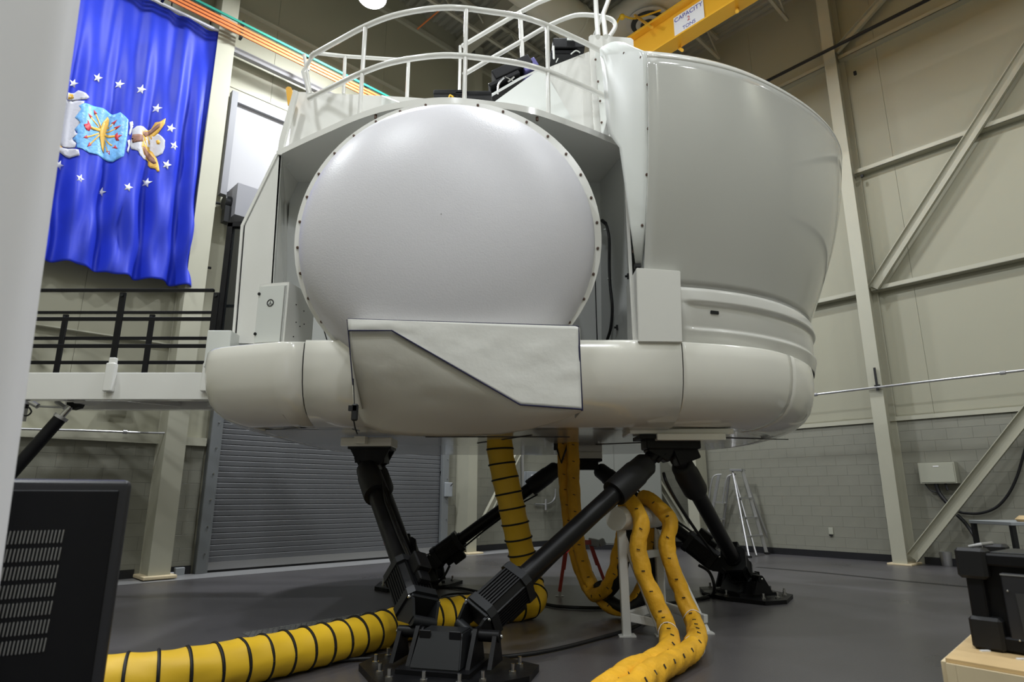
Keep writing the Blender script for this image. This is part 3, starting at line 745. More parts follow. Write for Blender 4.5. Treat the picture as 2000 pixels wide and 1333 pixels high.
m = MB(); m.plate([PY(680,624,YC), PY(1128,638,YC), V((PY(1128,638,YC).x, 5.25, 2.56)), V((PY(680,624,YC).x, 5.25, 2.56))], (0,0,.008)); mk('top_sheet', m, 'canvasl', cv)
m = MB(); a_, b_ = PY(1131,640,YC), PY(1136,802,YC); m.plate([a_, b_, V((b_.x,5.3,b_.z)), V((a_.x,5.25,a_.z))], (.006,0,0)); mk('side_sheet', m, 'canvas', cv)
m = MB(); a_, b_ = PY(680,628,YC), PY(692,790,YC+.1); m.plate([a_, b_, V((b_.x,5.3,b_.z)), V((a_.x,5.25,a_.z))], (-.006,0,0)); mk('side_sheet', m, 'canvas', cv)
st_ = MB(); st_.box(PY(693,806,YC+.02), (.05,.03,.13), bev=.01); st_.box(PY(690,798,YC+.02),(.07,.03,.04)); sb = mk('buckle', st_, 'rubber', cv)
m = MB(); m.tube([PY(690,740,YC+.0),PY(692,790,YC+.02)], .004, 5); m.tube([PY(691,822,YC+.02), PY(694,838,YC+.3), PY(698,848,YC+.8)], .006, 5); m.tube([PY(688,838,YC+.4),PY(703,842,YC+.4)], .006, 5); mk('strap', m, 'rubber', cv)

# ------------------------------------------------------------------ motion base: feet, legs
CEN = V((.36, 7.4, 0))
nut_b = MB(); nut_b.cyl((0,0,0),(0,0,.02),.026,n=6); nut_b.cyl((0,0,.02),(0,0,.065),.014,n=8); nut = proto('bolt', nut_b, 'chrome')
def foot(p, yaw_off, label):
    p = V(p); o = (p-CEN).normalized(); o = Matrix.Rotation(yaw_off, 3, 'Z') @ o; t = V((-o.y, o.x, 0)); f = empty('foot_mount', p, label, 'base')
    def L(a, b, z=0): return p + t*a + o*b + UP*z
    m = MB(); m.plate([L(-.62,-.28), L(-.62,.02), L(-.30,.40), L(.30,.40), L(.62,.02), L(.62,-.28), L(.2,-.5), L(-.2,-.5)], (0,0,.045)); mk('base_plate', m, 'black', f)
    m = MB(); m.plate([L(-.26,-.34,.045), L(-.26,.20,.045), L(.26,.20,.045), L(.26,-.34,.045)], (0,0,.03)); mk('riser_plate', m, 'black', f)
    m = MB()                                             # leaning pedestal box
    a = [L(-.18,.16,.075), L(.18,.16,.075), L(.155,.04,.29), L(-.155,.04,.29)]
    b = [L(-.18,-.30,.075), L(.18,-.30,.075), L(.155,-.16,.29), L(-.155,-.16,.29)]
    v = [m.bm.verts.new(q) for q in a+b]
    for q in ((0,1,2,3),(7,6,5,4),(0,4,5,1),(1,5,6,2),(2,6,7,3),(3,7,4,0)): m.bm.faces.new([v[k] for k in q])
    bmesh.ops.bevel(m.bm, geom=m.bm.edges[:], offset=.008, segments=2, affect='EDGES'); mk('pedestal', m, 'gun', f)
    for s in (-1, 1):
        m = MB(); m.box(L(s*.11,.058,.265), (.085,.012,.07), align(o).to_4x4() @ Matrix.Rotation(PI/2,4,'X') if False else Matrix.Rotation(math.atan2(t.y,t.x),4,'Z'), .004); mk('shim_pad', m, 'black', f)
        m = MB(); c_ = L(s*.27,-.08,.22)
        m.plate([L(s*.20,-.24,.075), L(s*.20,.10,.075), L(s*.20,-.06,.30), L(s*.20,-.16,.30)], t*s*.03)
        m.plate([L(s*.34,-.22,.075), L(s*.34,.06,.075), L(s*.34,-.06,.26), L(s*.34,-.15,.26)], t*s*.03)
        m.cyl(L(s*.18,-.11,.25), L(s*.38,-.11,.25), .04, n=16); mk('joint_fork', m, 'black', f)
        m = MB(); m.sph(L(s*.39,-.11,.25), .014); mk('pin_cap', m, 'chrome', f)
    for a_, b_ in ((-.5,-.2),(-.5,0),(-.36,.22),(-.24,.33),(0,.33),(.24,.33),(.36,.22),(.5,0),(.5,-.2),(.12,-.42),(-.12,-.42)):
        put('bolt', nut, L(a_, b_, .045), parent=f)
    return f
foot((-.48,4.74,0), .05, 'black steel foot plate with bright bolts, nearest of the motion base feet')
foot((2.92,8.28,0), 0, 'black steel foot plate at the right, in front of the aluminium ladders')
foot((-1.34,9.22,0), 0, 'black steel foot plate at the back left, before the roller door')

def leg(p, q, label, roll=0, box_side=1, grp='motion legs'):
    p, q = V(p), V(q); d = (q-p); Lg = d.length; u = d/Lg; g = empty('motion_leg', p, label, 'actuator', grp)
    R = align(d) @ Matrix.Rotation(roll, 4, 'Z'); X = (R.to_3x3() @ V((1,0,0))); Yv = (R.to_3x3() @ V((0,1,0)))
    at = lambda s, a=0, b=0: p + u*s + X*a + Yv*b
    # lower clevis
    m = MB()
    for s in (-1, 1):
        m.plate([at(0,s*.085,-.035), at(0,s*.085,.035), at(.10,s*.10,.105), at(.14,s*.10,.105), at(.14,s*.10,-.105), at(.10,s*.10,-.105)], X*s*.022)
    m.box(at(.135), (.23,.23,.03), R, .004); m.cyl(at(0,-.10), at(0,.10), .04, n=16)
    mk('lower_clevis', m, 'gun', g)
    for sx in (-1,1):
        m = MB(); m.sph(at(.13, sx*.13, .09), .014); mk('clevis_bolt', m, 'chrome', g)
    # ribbed motor housing
    m = MB(); hw = .13; pr = [(-hw,-hw+.04),(-hw+.04,-hw),(hw-.04,-hw),(hw,-hw+.04),(hw,hw-.04),(hw-.04,hw),(-hw+.04,hw),(-hw,hw-.04)]
    def oct_(s0, s1, k, mm): mm.plate([at(s0, a*k, b*k) for a, b in pr], u*(s1-s0))
    oct_(.20, .51, .93, m); hs = mk('motor_housing', m, 'blackm', g)
    m = MB()
    for side in range(4):
        for j in range(-3, 4):
            w_ = hw*.93+.006; c_ = j*.026
            ab = [(c_, w_), (c_, -w_), (w_, c_), (-w_, c_)][side]
            m.box(at(.355, *ab), (.012, .012, .31), R)
    mk('cooling_fins', m, 'blackm', hs, kind='stuff')
    for s0, s1, nm in ((.145,.21,'lower_end_cap'),(.50,.565,'upper_end_cap')):
        m = MB(); oct_(s0, s1, 1.08, m); mk(nm, m, 'gun', g)
    m = MB(); m.box(at(.42, 0, box_side*.18), (.12,.11,.18), R, .011); m.box(at(.29, 0, box_side*.16), (.10,.06,.10), R, .01); mk('junction_box', m, 'black', g)
    # tube and top sleeve
    m = MB(); m.lathe(at(.565), at(Lg-.52), [(0,.095),(.03,.095),(.03,.080),(1,.080)], 32); mk('outer_tube', m, 'blackm', g, smooth=40)
    m = MB(); m.lathe(at(Lg-.66), at(Lg-.15), [(0,.085),(.0,.118),(.05,.122),(.62,.120),(.64,.113),(.9,.108),(.97,.085),(1,.06)], 32); mk('top_sleeve', m, 'rubber', g, smooth=40)
    m = MB(); m.cyl(at(Lg-.2), at(Lg-.02), .055, n=20); m.box(at(Lg-.05), (.16,.05,.12), R, .01); m.cyl(at(Lg,-.09), at(Lg,.09), .035, n=14); mk('upper_clevis', m, 'black', g)
    m = MB(); m.tube([at(.56,.02,box_side*.11), at(.9,.02,box_side*.092), at(Lg-.9,.02,box_side*.092), at(Lg-.62,.0,box_side*.135)], .010, 6)
    m.tube([at(.56,-.02,box_side*.11), at(.9,-.02,box_side*.094), at(Lg-.9,-.02,box_side*.094), at(Lg-.62,.0,box_side*.135)], .010, 6); mk('sensor_cable', m, 'rubber', g)
    return g, at, u
def sticker(g, at, s, a, b):
    m = MB(); m.box(at(s, a, b), (.035,.006,.04), align(at(1)-at(0))); mk('warning_sticker', m, 'red', g)
J = dict(F1=PY(912,1232,4.95), F2=PY(826,1216,4.95), T1=PY(1286,884,5.93), T2=PY(710,897,6.62), T3=PY(1322,892,6.02), T6=PY(724,893,6.78),
         L1=PY(806,1108,9.1), L2=PY(833,1104,9.15), B1=PY(1108,900,9.1), R1=PY(1452,1128,8.25), R2=PY(1418,1112,8.38), B2=PY(1150,902,9.2))
g,at,u = leg(J['F1'], J['T1'], 'black motion leg rising right from the nearest foot to the right mount', roll=.5, box_side=-1); sticker(g,at,1.02,-.05,-.065)
g,at,u = leg(J['F2'], J['T2'], 'black motion leg rising left from the nearest foot to the left mount', roll=.3); sticker(g,at,1.0,.01,-.082)
leg(J['L1'], J['T6'], 'black motion leg behind the near left one, rising from the back left foot', roll=.2)
leg(J['L2'], J['B1'], 'black motion leg rising right from the back left foot, behind the yellow duct', roll=.1, box_side=-1)
leg(J['R1'], J['T3'], 'black motion leg from the right foot up to the right mount', roll=.1)
leg(J['R2'], J['B2'], 'black motion leg from the right foot leaning left behind the white hose stand', roll=0, box_side=1)
# upper joint brackets under the platform
m = MB(); c_ = V((-1.45, 6.62, 1.69)); q = V((0,0,0))
m.box((-1.45,6.62,1.68), (.44,.30,.03), bev=.004); m.plate([V((-1.65,6.5,1.665)), V((-1.25,6.5,1.665)), V((-1.32,6.5,1.53)), V((-1.42,6.5,1.46)), V((-1.54,6.5,1.47))], (0,.03,0)); m.plate([V((-1.65,6.78,1.665)), V((-1.25,6.78,1.665)), V((-1.32,6.78,1.53)), V((-1.42,6.78,1.46)), V((-1.54,6.78,1.47))], (0,.03,0))
m.box((-1.45,6.65,1.60), (.30,.27,.14)); m.box((-1.46,6.65,1.53), (.18,.25,.12)); mk('joint_bracket', m, 'black', sim)
m = MB(); m.box((1.46,5.93,1.725), (.60,.34,.035), bev=.004); m.box((1.38,5.95,1.63), (.22,.2,.18), Matrix.Rotation(.5,4,'Y'), .01); m.box((1.60,5.97,1.61), (.22,.2,.22), Matrix.Rotation(-.35,4,'Y'), .01); m.box((1.48,5.95,1.67),(.5,.26,.10),bev=.01); mk('joint_bracket', m, 'black', sim)
m = MB(); m.box((.96,9.1,1.69), (.6,.34,.035)); m.box((.96,9.1,1.62), (.5,.26,.12), bev=.01); mk('joint_bracket', m, 'black', sim)

# ------------------------------------------------------------------ yellow ventilation duct with black bands
DRr = .145
dpts = [PY(975,835,7.05), PY(976,872,7.05), PY(982,915,7.05), PY(996,975,7.05), PY(1010,1040,7.07), PY(1022,1095,7.1), PY(1034,1140,7.08), PZ(1040,1172,.17), PZ(1012,1183,.145)+V((0,0,0)),
        PZ(955,1189,.145), PZ(905,1196,.145), PZ(830,1208,.145), PZ(740,1232,.145), PZ(620,1262,.145), PZ(500,1288,.145), PZ(400,1308,.145), PZ(300,1322,.145), PZ(200,1332,.145), PZ(90,1340,.145)]
dp = smooth_path(dpts, 14); Ltot = sum((b-a).length for a, b in zip(dp, dp[1:])); nb = int(Ltot/.16)
dp = resample(dp, nb*8+1)
duct = empty('ventilation_duct', dp[-1]-UP*.145, 'fat yellow flexible duct with black spiral bands, hanging down and along the floor', 'duct')
def rf(i, a):
    ph = (i % 8)/8*2*PI
    return DRr - .006*abs(math.cos(ph/2)) + .009*noise.noise(dp[min(i,len(dp)-1)]*5 + V((math.cos(a)*1.6, math.sin(a)*1.6, 0)))
m = MB(); m.tube(dp, DRr, 36, rf=rf); mk('duct_sleeve', m, 'yel', duct, smooth=60)
tb = MB(); tb.tube([V((DRr*math.cos(2*PI*k/40), DRr*math.sin(2*PI*k/40), 0)) for k in range(41)], .0105, 6, cap=False); band = proto('band', tb, 'rubber', 60)
for i in range(4, len(dp), 8):
    d = dp[min(i+1,len(dp)-1)]-dp[i-1]
    put('band', band, dp[i], align(d) @ Matrix.Rotation(.05,4,'X'), duct)
m = MB(); m.lathe(dp[0], dp[0]-UP*.10, [(0,.155),(1,.155)], 40); m.bm.free() if False else None; mk('clamp_collar', m, 'alu', duct)

# ------------------------------------------------------------------ hose stand
V1 = PZ(1224,1243,0); V2 = V1+V((.46,.62,0)); D1 = PZ(1292,1243,0); D2 = PZ(1381,1238,0); ax = (V2-V1).normalized(); HP = .98
stn = empty('hose_stand', V1, 'white welded A-frame stand with a fat horizontal pipe carrying yellow hoses', 'stand')
V1t, V2t = V1+UP*(HP-.08)+V((-.01,0,0)), V2+UP*(HP-.08)
m = MB(); m.lathe(V1t+UP*.10-ax*.10, V2t+UP*.10+ax*.10, [(0,.098),(0,.105),(.04,.108),(1,.108)], 40); mk('pipe', m, 'standw', stn, smooth=40)
for a_, t_ in ((V1,V1t),(V2,V2t)):
    m = MB(); m.beam(a_, t_, .075, .075, bev=.006); mk('upright', m, 'standw', stn)
    m = MB(); m.box(a_+UP*.006, (.15,.12,.012)); mk('foot_pad', m, 'standw', stn)
for a_, t_ in ((D1,V1t),(D2,V2t)):
    m = MB(); m.beam(a_, t_-UP*.02, .055, .055, bev=.005); mk('diagonal_leg', m, 'standw', stn)
    m = MB(); m.box(a_+UP*.006, (.11,.1,.012)); mk('foot_pad', m, 'standw', stn)
for a_, t_ in ((V1+UP*.16,D1+UP*.10),(V2+UP*.16,D2+UP*.12),(V1+UP*.16,V2+UP*.16),(V1t-UP*.25,V2t-UP*.25)):
    m = MB(); m.beam(a_, t_, .05, .07, bev=.004); mk('cross_bar', m, 'standw', stn)

# ------------------------------------------------------------------ wrapped yellow hoses
tieb = MB(); tieb.box((0,0,0), (.03,.008,.006)); 
def wrapped(pts, r0, r1, label, us):
    P_ = smooth_path(pts, 12); P_ = resample(P_, 200); n_ = len(P_); h = empty('wrapped_hose', P_[-1]-UP*r1, label, 'hose', 'yellow wrapped hoses over the stand')
    def rf(i, a):
        s = i/n_; r = r0+(r1-r0)*max(0,(s-.55)/.45)
        p = P_[min(i,n_-1)]
        return r*(1 + .22*noise.noise(p*7+V((math.cos(a)*1.3,math.sin(a)*1.3,us))) + .12*noise.noise(p*17+V((math.cos(a)*2,math.sin(a)*2,4))) + .10*abs(math.cos(a))-.05)
    m = MB(); m.tube(P_, r0, 28, rf=rf); mk('hose_wrap', m, 'wrap', h, smooth=70)
    m = MB()
    for i in range(4, n_-3, 5):
        s = i/n_; r = (r0+(r1-r0)*max(0,(s-.55)/.45))
        d = (P_[i+1]-P_[i-1]).normalized(); to = (EYE-P_[i]).normalized(); to = (to-d*to.dot(d)).normalized()
        if to.z < .3 and s > .75: to = (to+UP*1.2).normalized(); to = (to-d*to.dot(d)).normalized()
        sd = d.cross(to)
        m.beam(P_[i]+to*r*1.10-sd*.014+d*.004, P_[i]+to*r*1.10+sd*.014-d*.004, .007, .008)
    mk('stitches', m, 'inkk', h, kind='stuff')
    return h, P_
pA = [PY(1100,845,7.5), PY(1100,900,7.5), PY(1106,980,7.5), PY(1118,1060,7.45), PY(1138,1125,7.3), PY(1163,1163,7.0), PY(1192,1140,6.65), PY(1210,1080,6.45), PY(1222,1020,6.3),
      V1t+ax*.14+UP*.285, PY(1252,1015,5.93), PY(1246,1065,5.88), PY(1256,1115,5.85), PY(1278,1170,5.82), PY(1300,1220,5.72), PZ(1308,1262,.10), PZ(1282,1292,.085), PZ(1240,1312,.085), PZ(1190,1345,.085), PZ(1130,1400,.085)]
pB = [PY(1119,845,7.35), PY(1120,900,7.35), PY(1122,980,7.35), PY(1130,1060,7.3), PY(1150,1130,7.15), PY(1188,1183,6.95), PY(1232,1183,6.85), PY(1262,1120,6.8), PY(1275,1040,6.72),
      V1t+ax*.50+UP*.285, PY(1307,1015,6.2), PY(1302,1065,6.16), PY(1315,1115,6.12), PY(1338,1175,6.05), PY(1358,1225,5.85), PZ(1357,1262,.10), PZ(1330,1285,.085), PZ(1285,1312,.085), PZ(1240,1345,.085), PZ(1170,1400,.085)]
hA, PA = wrapped(pA, .068, .088, 'yellow wrapped hose over the left of the stand pipe, onto the floor', 1)
hB, PB = wrapped(pB, .068, .092, 'yellow wrapped hose over the right of the stand pipe, onto the floor', 6)
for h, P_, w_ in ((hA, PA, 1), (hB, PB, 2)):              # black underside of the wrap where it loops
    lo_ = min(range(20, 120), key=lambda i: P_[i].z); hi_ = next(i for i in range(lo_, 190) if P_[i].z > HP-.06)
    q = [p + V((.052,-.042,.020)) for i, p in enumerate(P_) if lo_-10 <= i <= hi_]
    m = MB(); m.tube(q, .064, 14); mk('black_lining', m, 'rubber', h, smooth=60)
for P_, k, h in ((PA,138,hA),(PB,128,hB),(PB,152,hB)):
    d = (P_[k+1]-P_[k-1]); m = MB(); tt = [P_[k] + align(d).to_3x3() @ V((.078*math.cos(a*PI/8), .078*math.sin(a*PI/8), .01*math.sin(a))) for a in range(17)]
    m.tube(tt, .004, 5); mk('white_tie', m, 'star', h)
m = MB(); m.cyl(PY(1088,862,7.5), PY(1088,880,7.5), .04); m.tube([PY(1088,878,7.45),PY(1096,905,7.4),PY(1112,860,7.4)], .012, 6); mk('pipe_clip', m, 'gun', sim)

# ------------------------------------------------------------------ cables on the floor
def cable(name, pts, r, label, m_='rubber', cat='cable', z=None):
    b = MB(); b.tube(smooth_path(pts, 10), r, 8); return mk(name, b, m_, label=label, cat=cat, smooth=60)
cable('floor_cable', [PZ(905,1268,.06), PZ(925,1285,.02), PZ(1000,1282,.02), PZ(1080,1270,.02), PZ(1160,1250,.02), PZ(1240,1225,.02), PZ(1300,1190,.02), PZ(1360,1172,.02), PZ(1395,1160,.02)], .016, 'thick black cable curving from the nearest foot across to the right foot')
cable('floor_cable', [PZ(1385,1168,.02), PZ(1280,1182,.02), PZ(1180,1188,.02), PZ(1100,1186,.02), PZ(1060,1180,.02), PZ(960,1162,.02), PZ(900,1150,.02), PZ(850,1146,.02)], .018, 'black cable on the floor running behind the yellow duct')
cable('floor_cable', [PZ(905,1185,.02), PZ(870,1178,.02), PZ(860,1166,.02), PZ(900,1160,.02), PZ(960,1166,.02), PZ(1010,1190,.02)], .012, 'thin grey-black cable looped on the floor behind the duct elbow')
cable('floor_cable', [PZ(330,1333,.02), PZ(480,1302,.02), PZ(600,1296,.02), PZ(700,1288,.02), PZ(790,1286,.02), PZ(850,1288,.03)], .014, 'black cable lying along the near side of the yellow duct')
cable('leg_cable', [PY(944,1225,5.2), PY(938,1265,5.1), PZ(925,1292,.03), PZ(912,1285,.05)], .012, 'short black cable dangling beside the nearest foot')
cable('leg_cable', [PY(1365,1105,8.0), PY(1385,1118,7.9), PY(1395,1145,7.85), PZ(1390,1163,.03), PZ(1372,1160,.03)], .018, 'black cable drooping from the right leg to the floor')
cable('leg_cable', [PY(1296,925,5.95), PY(1303,945,5.9), PY(1325,985,6.2), PY(1365,1045,7.2), PY(1395,1085,7.9)], .016, 'black cable strung alongside the right motion leg')
cable('leg_cable', [PY(878,1106,8.9), PY(866,1128,8.85), PZ(850,1142,.03)], .016, 'short black cable hanging from the back left leg motor')

# ------------------------------------------------------------------ diamond tread trench cover
tp = [PZ(472,1238,0), PZ(515,1262,0), PZ(830,1205,0), PZ(780,1188,0)]
tc_ = empty('trench_cover', (tp[0]+tp[2])/2, 'grey tread plate cover set in the floor behind the yellow duct', 'floor plate')
m = MB(); m.plate(tp, (0,0,.006)); mk('cover_plate', m, 'plate', tc_)
m = MB()
e1, e2 = tp[3]-tp[0], tp[1]-tp[0]
for i in range(64):
    for j in range(10):
        p = tp[0] + e1*((i+.5)/64) + e2*((j+.5)/10) + UP*.007; k = 1 if (i+j) % 2 else -1
        d = (e1.normalized()*.011 + e2.normalized()*.011*k); m.beam(p-d, p+d, .009, .010)
mk('tread_lugs', m, 'alu', tc_, kind='stuff')

# ------------------------------------------------------------------ gangway
GY0, GY1, GZ = 7.75, 8.65, 2.66
gw = empty('gangway', PY(240,780,GY0), 'white drawbridge gangway with black railings leading left from the simulator', 'gangway')
xL, xR = PY(40,740,GY0).x, -2.9
for Y_, nm in ((GY0,'side_beam'),(GY1,'side_beam')):
    m = MB(); m.box(((xL+xR)/2, Y_, GZ-.14), (xR-xL, .14, .34), bev=.012); mk(nm, m, 'paint', gw)
m = MB(); m.box(((xL+xR)/2, (GY0+GY1)/2, GZ-.02), (xR-xL-.02, GY1-GY0-.14, .04)); mk('walkway', m, 'alu', gw)
m = MB(); m.beam((xL+1.0,GY0+.1,GZ-.25),(xL+1.6,GY1-.1,GZ-.25),.05,.05); m.beam((xL+2.6,GY0+.1,GZ-.25),(xL+2.0,GY1-.1,GZ-.25),.05,.05)
m.plate([PY(125,768,GY0+.1), PY(205,768,GY0+.1), PY(158,788,GY0+.1), PY(145,788,GY0+.1)], (0,.25,0)); mk('under_brace', m, 'paint', gw)
for x_ in (-5.6,-5.0,-4.4,-3.8,-3.2):
    m = MB(); m.box((x_, (GY0+GY1)/2, GZ-.1), (.06, GY1-GY0-.1, .14)); mk('cross_member', m, 'paint', gw)
ZG = GZ+1.09
def gpost(px0, py0, px1, Y_, z0):
    a_ = PY(px0, py0, Y_); a_.z = z0; b_ = V((a_.x, Y_, ZG-.03)); m = MB(); m.beam(a_, b_, .075, .03, bev=.004); mk('rail_post', m, 'black', gw)
    m = MB(); m.cyl(b_-UP*.04+V((0,-.02,0)), b_-UP*.04+V((0,-.03,0)), .02, n=10); mk('post_bolt', m, 'gun', gw)
for px in (215, 404): gpost(px, 740, 0, GY0-.10, GZ+.05)
for px in (108, 281): gpost(px, 735, 0, GY1, GZ)
for px in (216, 405):
    a_ = PY(px, 740, GY0-.10); m = MB(); m.box((a_.x, GY0-.11, GZ-.04), (.11,.09,.36), bev=.02); m.box((a_.x, GY0-.10, GZ+.15), (.085,.06,.12), bev=.01); mk('post_socket', m, 'paint', gw)
for Y_ in (GY0-.10, GY1):
    for dz, w_, h_ in ((0,.05,.035),(-.38,.012,.05),(-.73,.012,.05)):
        m = MB(); x0 = PY(60, 600, Y_).x; x1 = PY(422, 600, GY0).x if Y_ < 8 else PY(425,600,GY1).x
        if dz < 0 and Y_ > 8: x1 -= .0
        m.box(((x0+x1)/2, Y_, ZG+dz), (x1-x0, w_, h_), bev=.004); mk('rail', m, 'black', gw)
m = MB(); x0 = PY(68,620,8.2).x
m.tube([(x0-.02,8.0,GZ),(x0,8.0,GZ+1.0),(x0+.0,8.1,GZ+1.05)], .03, 8); m.box((x0,8.0,GZ+.75),(.05,.05,.12)); m.box((x0-.03,8.0,GZ+.4),(.07,.07,.14)); mk('gate_post', m, 'paint', gw)
# hoist ram below the gangway
rA, rB = PY(140,792,7.9), PY(18,930,7.7); 
gr_ = empty('gangway_ram', rB, 'thick black hydraulic ram slanting up to the underside of the gangway', 'actuator')
dd = (rA-rB); m = MB(); m.cyl(rB-dd*.3, rB+dd*.80, .075); mk('cylinder_body', m, 'black', gr_)
m = MB(); m.cyl(rB+dd*.80, rB+dd*.84, .085); mk('end_collar', m, 'alu', gr_)
m = MB(); m.cyl(rB+dd*.84, rB+dd*.98, .035); mk('ram_rod', m, 'chrome', gr_)
m = MB(); m.plate([PY(130,786,7.9),PY(158,786,7.9),PY(152,796,7.9),PY(138,800,7.9),PY(130,796,7.9)], (0,.1,0)); mk('ram_bracket', m, 'black', gr_)
ub = empty('latch_rod', PY(90,790,8.1), 'grey push rod and drooping black lead under the left end of the gangway', 'linkage')
m = MB(); m.tube([PY(58,785,8.1),PY(74,794,8.1)], .035, 8); m.tube([PY(74,794,8.1),PY(120,796,8.1)], .014, 8); m.tube([PY(110,785,8.1),PY(127,797,8.1)], .03, 8); m.box(PY(40,800,8.1),(.12,.1,.3)); mk('rod', m, 'alu', ub)
m = MB(); m.tube(smooth_path([PY(36,804,8.0),PY(44,811,8.0),PY(54,812,8.0),PY(61,805,8.0),PY(57,797,8.0),PY(50,794,8.0)],5), .01, 6); m.box(PY(49,794,8.0),(.06,.05,.05)); mk('lead', m, 'rubber', ub)

# ------------------------------------------------------------------ flag on the left wall
FOFF = .32
def fold(a, z):
    s = (13.7-a)/2.6*1.0; t = (9.4-z)/4.9; t = max(0, min(1.05, t))
    amp = .018+.055*t
    f = amp*math.sin(2*PI*(s*5.2 + .5*math.sin(t*2.2+.5) + .15*math.sin(7*s)))
    f += .5*amp*math.sin(2*PI*(s*9.7 - .9*t))
    # swags gathered at two points near the bottom
    for s0, w_ in ((.08,.22),(.55,.30),(1.0,.26)):
        x = abs(s-s0); f += .045*t*t*math.exp(-(x/w_)**2)*math.cos(26*(t-.9*x*1.4))
    f += .02*noise.noise(V((a*1.6+z*.5, z*.8, 2)))
    return FOFF + .10 + f*1.25
fl2 = empty('flag', W1(12.3, FOFF, 4.4), 'large blue satin flag with stars and eagle crest, hung sideways on the wall', 'flag')
A0_, A1_ = 11.10, 13.75
rows = []
for j in range(121):
    t = j/120; row = []
    for i in range(141):
        s = i/140; a_ = A0_ + (A1_-A0_)*s
        z0 = 9.40 + .0*s - .05*math.sin(PI*s*4)**2*.4; z1 = 4.50 - .05*s + .05*abs(math.sin(PI*(s*2.1+.12)))**1.5
        z_ = z0+(z1-z0)*t; row.append(W1(a_+.02*math.sin(6*t)*(1-s)*.5, fold(a_, z_), z_))
    rows.append(row)
m = MB(); m.grid(rows); mk('flag_cloth', m, 'flag', fl2, smooth=80, solid=.004)
m = MB(); m.tube([W1(A0_-.02, FOFF+.10, 9.44), W1(A1_+.3, FOFF+.10, 9.44)], .035, 8); mk('hanging_sleeve', m, 'star', fl2)
for a_ in (11.12, 11.35, 12.0, 12.9):
    m = MB(); m.tube([W1(a_,FOFF+.08,9.44), W1(a_,FOFF+.05,9.62)], .012, 6); mk('hanger', m, 'rubber', fl2)
def patch(name, pix, m_, lift=.008, parent=fl2):
    uv = [w1p(x, y, FOFF+.10) for x, y in pix]
    bm = bmesh.new(); vs = [bm.verts.new((a, z, 0)) for a, z in uv]; bm.faces.new(vs)
    bmesh.ops.triangulate(bm, faces=bm.faces)
    for _ in range(7):
        es = [e for e in bm.edges if e.calc_length() > .06]
        if not es: break
        bmesh.ops.subdivide_edges(bm, edges=es, cuts=1, use_grid_fill=False); bmesh.ops.triangulate(bm, faces=bm.faces)
    for v in bm.verts:
        a, z = v.co.x, v.co.y; v.co = W1(a, fold(a, z)+lift, z)
    b = MB(); b.bm.free(); b.bm = bm; return mk(name, b, m_, parent, smooth=80, solid=.003)
stars = [(145,160),(190,154),(234,163),(274,178),(307,211),(332,253),(338,288),(324,324),(288,355),(248,369),(201,370),(155,352),(117,320)]
for x, y in stars:
    pix = []
    for k in range(10):
        r = 9.5 if k % 2 == 0 else 4.0; an = -PI/2 + .35 + k*PI/5; pix.append((x+r*math.cos(an), y+r*math.sin(an)*1.02))
    patch('star', pix, 'star')
Xp = lambda L, ox, oy, k: [(ox+x/k, oy+y/k) for x, y in L]
K_ = 1948/380
pp = lambda *L: Xp(L, 60, 80, K_)
patch('cloud_patch', pp((300,560),(380,580),(470,595),(530,620),(525,650),(480,650),(500,700),(480,735),(440,760),(445,800),(490,840),(470,870),(440,890),(450,930),(470,950),(420,970),(425,1000),(450,1040),(440,1080),(300,1040),(230,1000)), 'cloud', .010)
patch('shield', pp((530,640),(740,690),(830,720),(900,712),(975,800),(960,960),(925,1165),(825,1210),(660,1140),(450,1085),(455,1040),(420,985),(465,945),(440,885),(490,840),(445,765),(500,700),(480,655)), 'sky', .013)
patch('upper_plume', pp((380,505),(440,510),(480,490),(545,540),(580,580),(545,605),(460,590),(370,575)), 'cloud', .016)
patch('lower_plume', pp((275,1060),(340,1060),(420,1085),(470,1110),(482,1165),(390,1172),(330,1130),(270,1100)), 'cloud', .016)
patch('plume_trim', pp((385,515),(430,520),(440,560),(380,570)), 'gold', .019)
patch('plume_trim', pp((290,1040),(330,1060),(320,1110),(285,1095)), 'gold', .019)
patch('thunderbolt', pp((775,750),(795,775),(790,830),(765,890),(745,940),(748,1020),(735,1115),(715,1080),(690,960),(690,900),(720,820)), 'gold', .022)
patch('thunderbolt_arm', pp((595,870),(700,885),(760,915),(850,935),(850,955),(760,945),(690,915),(600,895)), 'gold', .020)
def bar(x0,y0,x1,y1,w_): 
    d = math.hypot(x1-x0,y1-y0); ox, oy = -(y1-y0)/d*w_, (x1-x0)/d*w_; return pp((x0+ox,y0+oy),(x1+ox,y1+oy),(x1-ox,y1-oy),(x0-ox,y0-oy))
for x,y in ((625,700),(565,745),(870,780),(900,850),(510,995),(560,1070),(865,1090),(800,1130)):
    dx, dy = x-720, y-915; d = math.hypot(dx,dy); ux, uy = dx/d, dy/d
    patch('arrow_shaft', bar(720+ux*40, 915+uy*40, x-ux*25, y-uy*25, 7), 'gold', .018)
    patch('arrow_head', pp((x,y),(x-ux*55-uy*18,y-uy*55+ux*18),(x-ux*42,y-uy*42),(x-ux*55+uy*18,y-uy*55-ux*18)), 'red', .020)
patch('wing_tip', pp((515,865),(560,850),(560,815),(585,850),(600,880),(580,920),(545,915),(560,890)), 'red', .023)
patch('wing_tip', pp((905,955),(870,945),(870,915),(850,930),(845,960),(855,1000),(880,1010),(870,975)), 'red', .023)
patch('eagle_cloud', pp((1010,900),(1050,870),(1120,868),(1180,880),(1230,900),(1280,940),(1310,975),(1335,1010),(1320,1060),(1330,1090),(1310,1140),(1260,1165),(1200,1170),(1140,1185),(1080,1160),(1060,1120),(1000,1095),(985,1040),(1005,980)), 'cloud', .011)
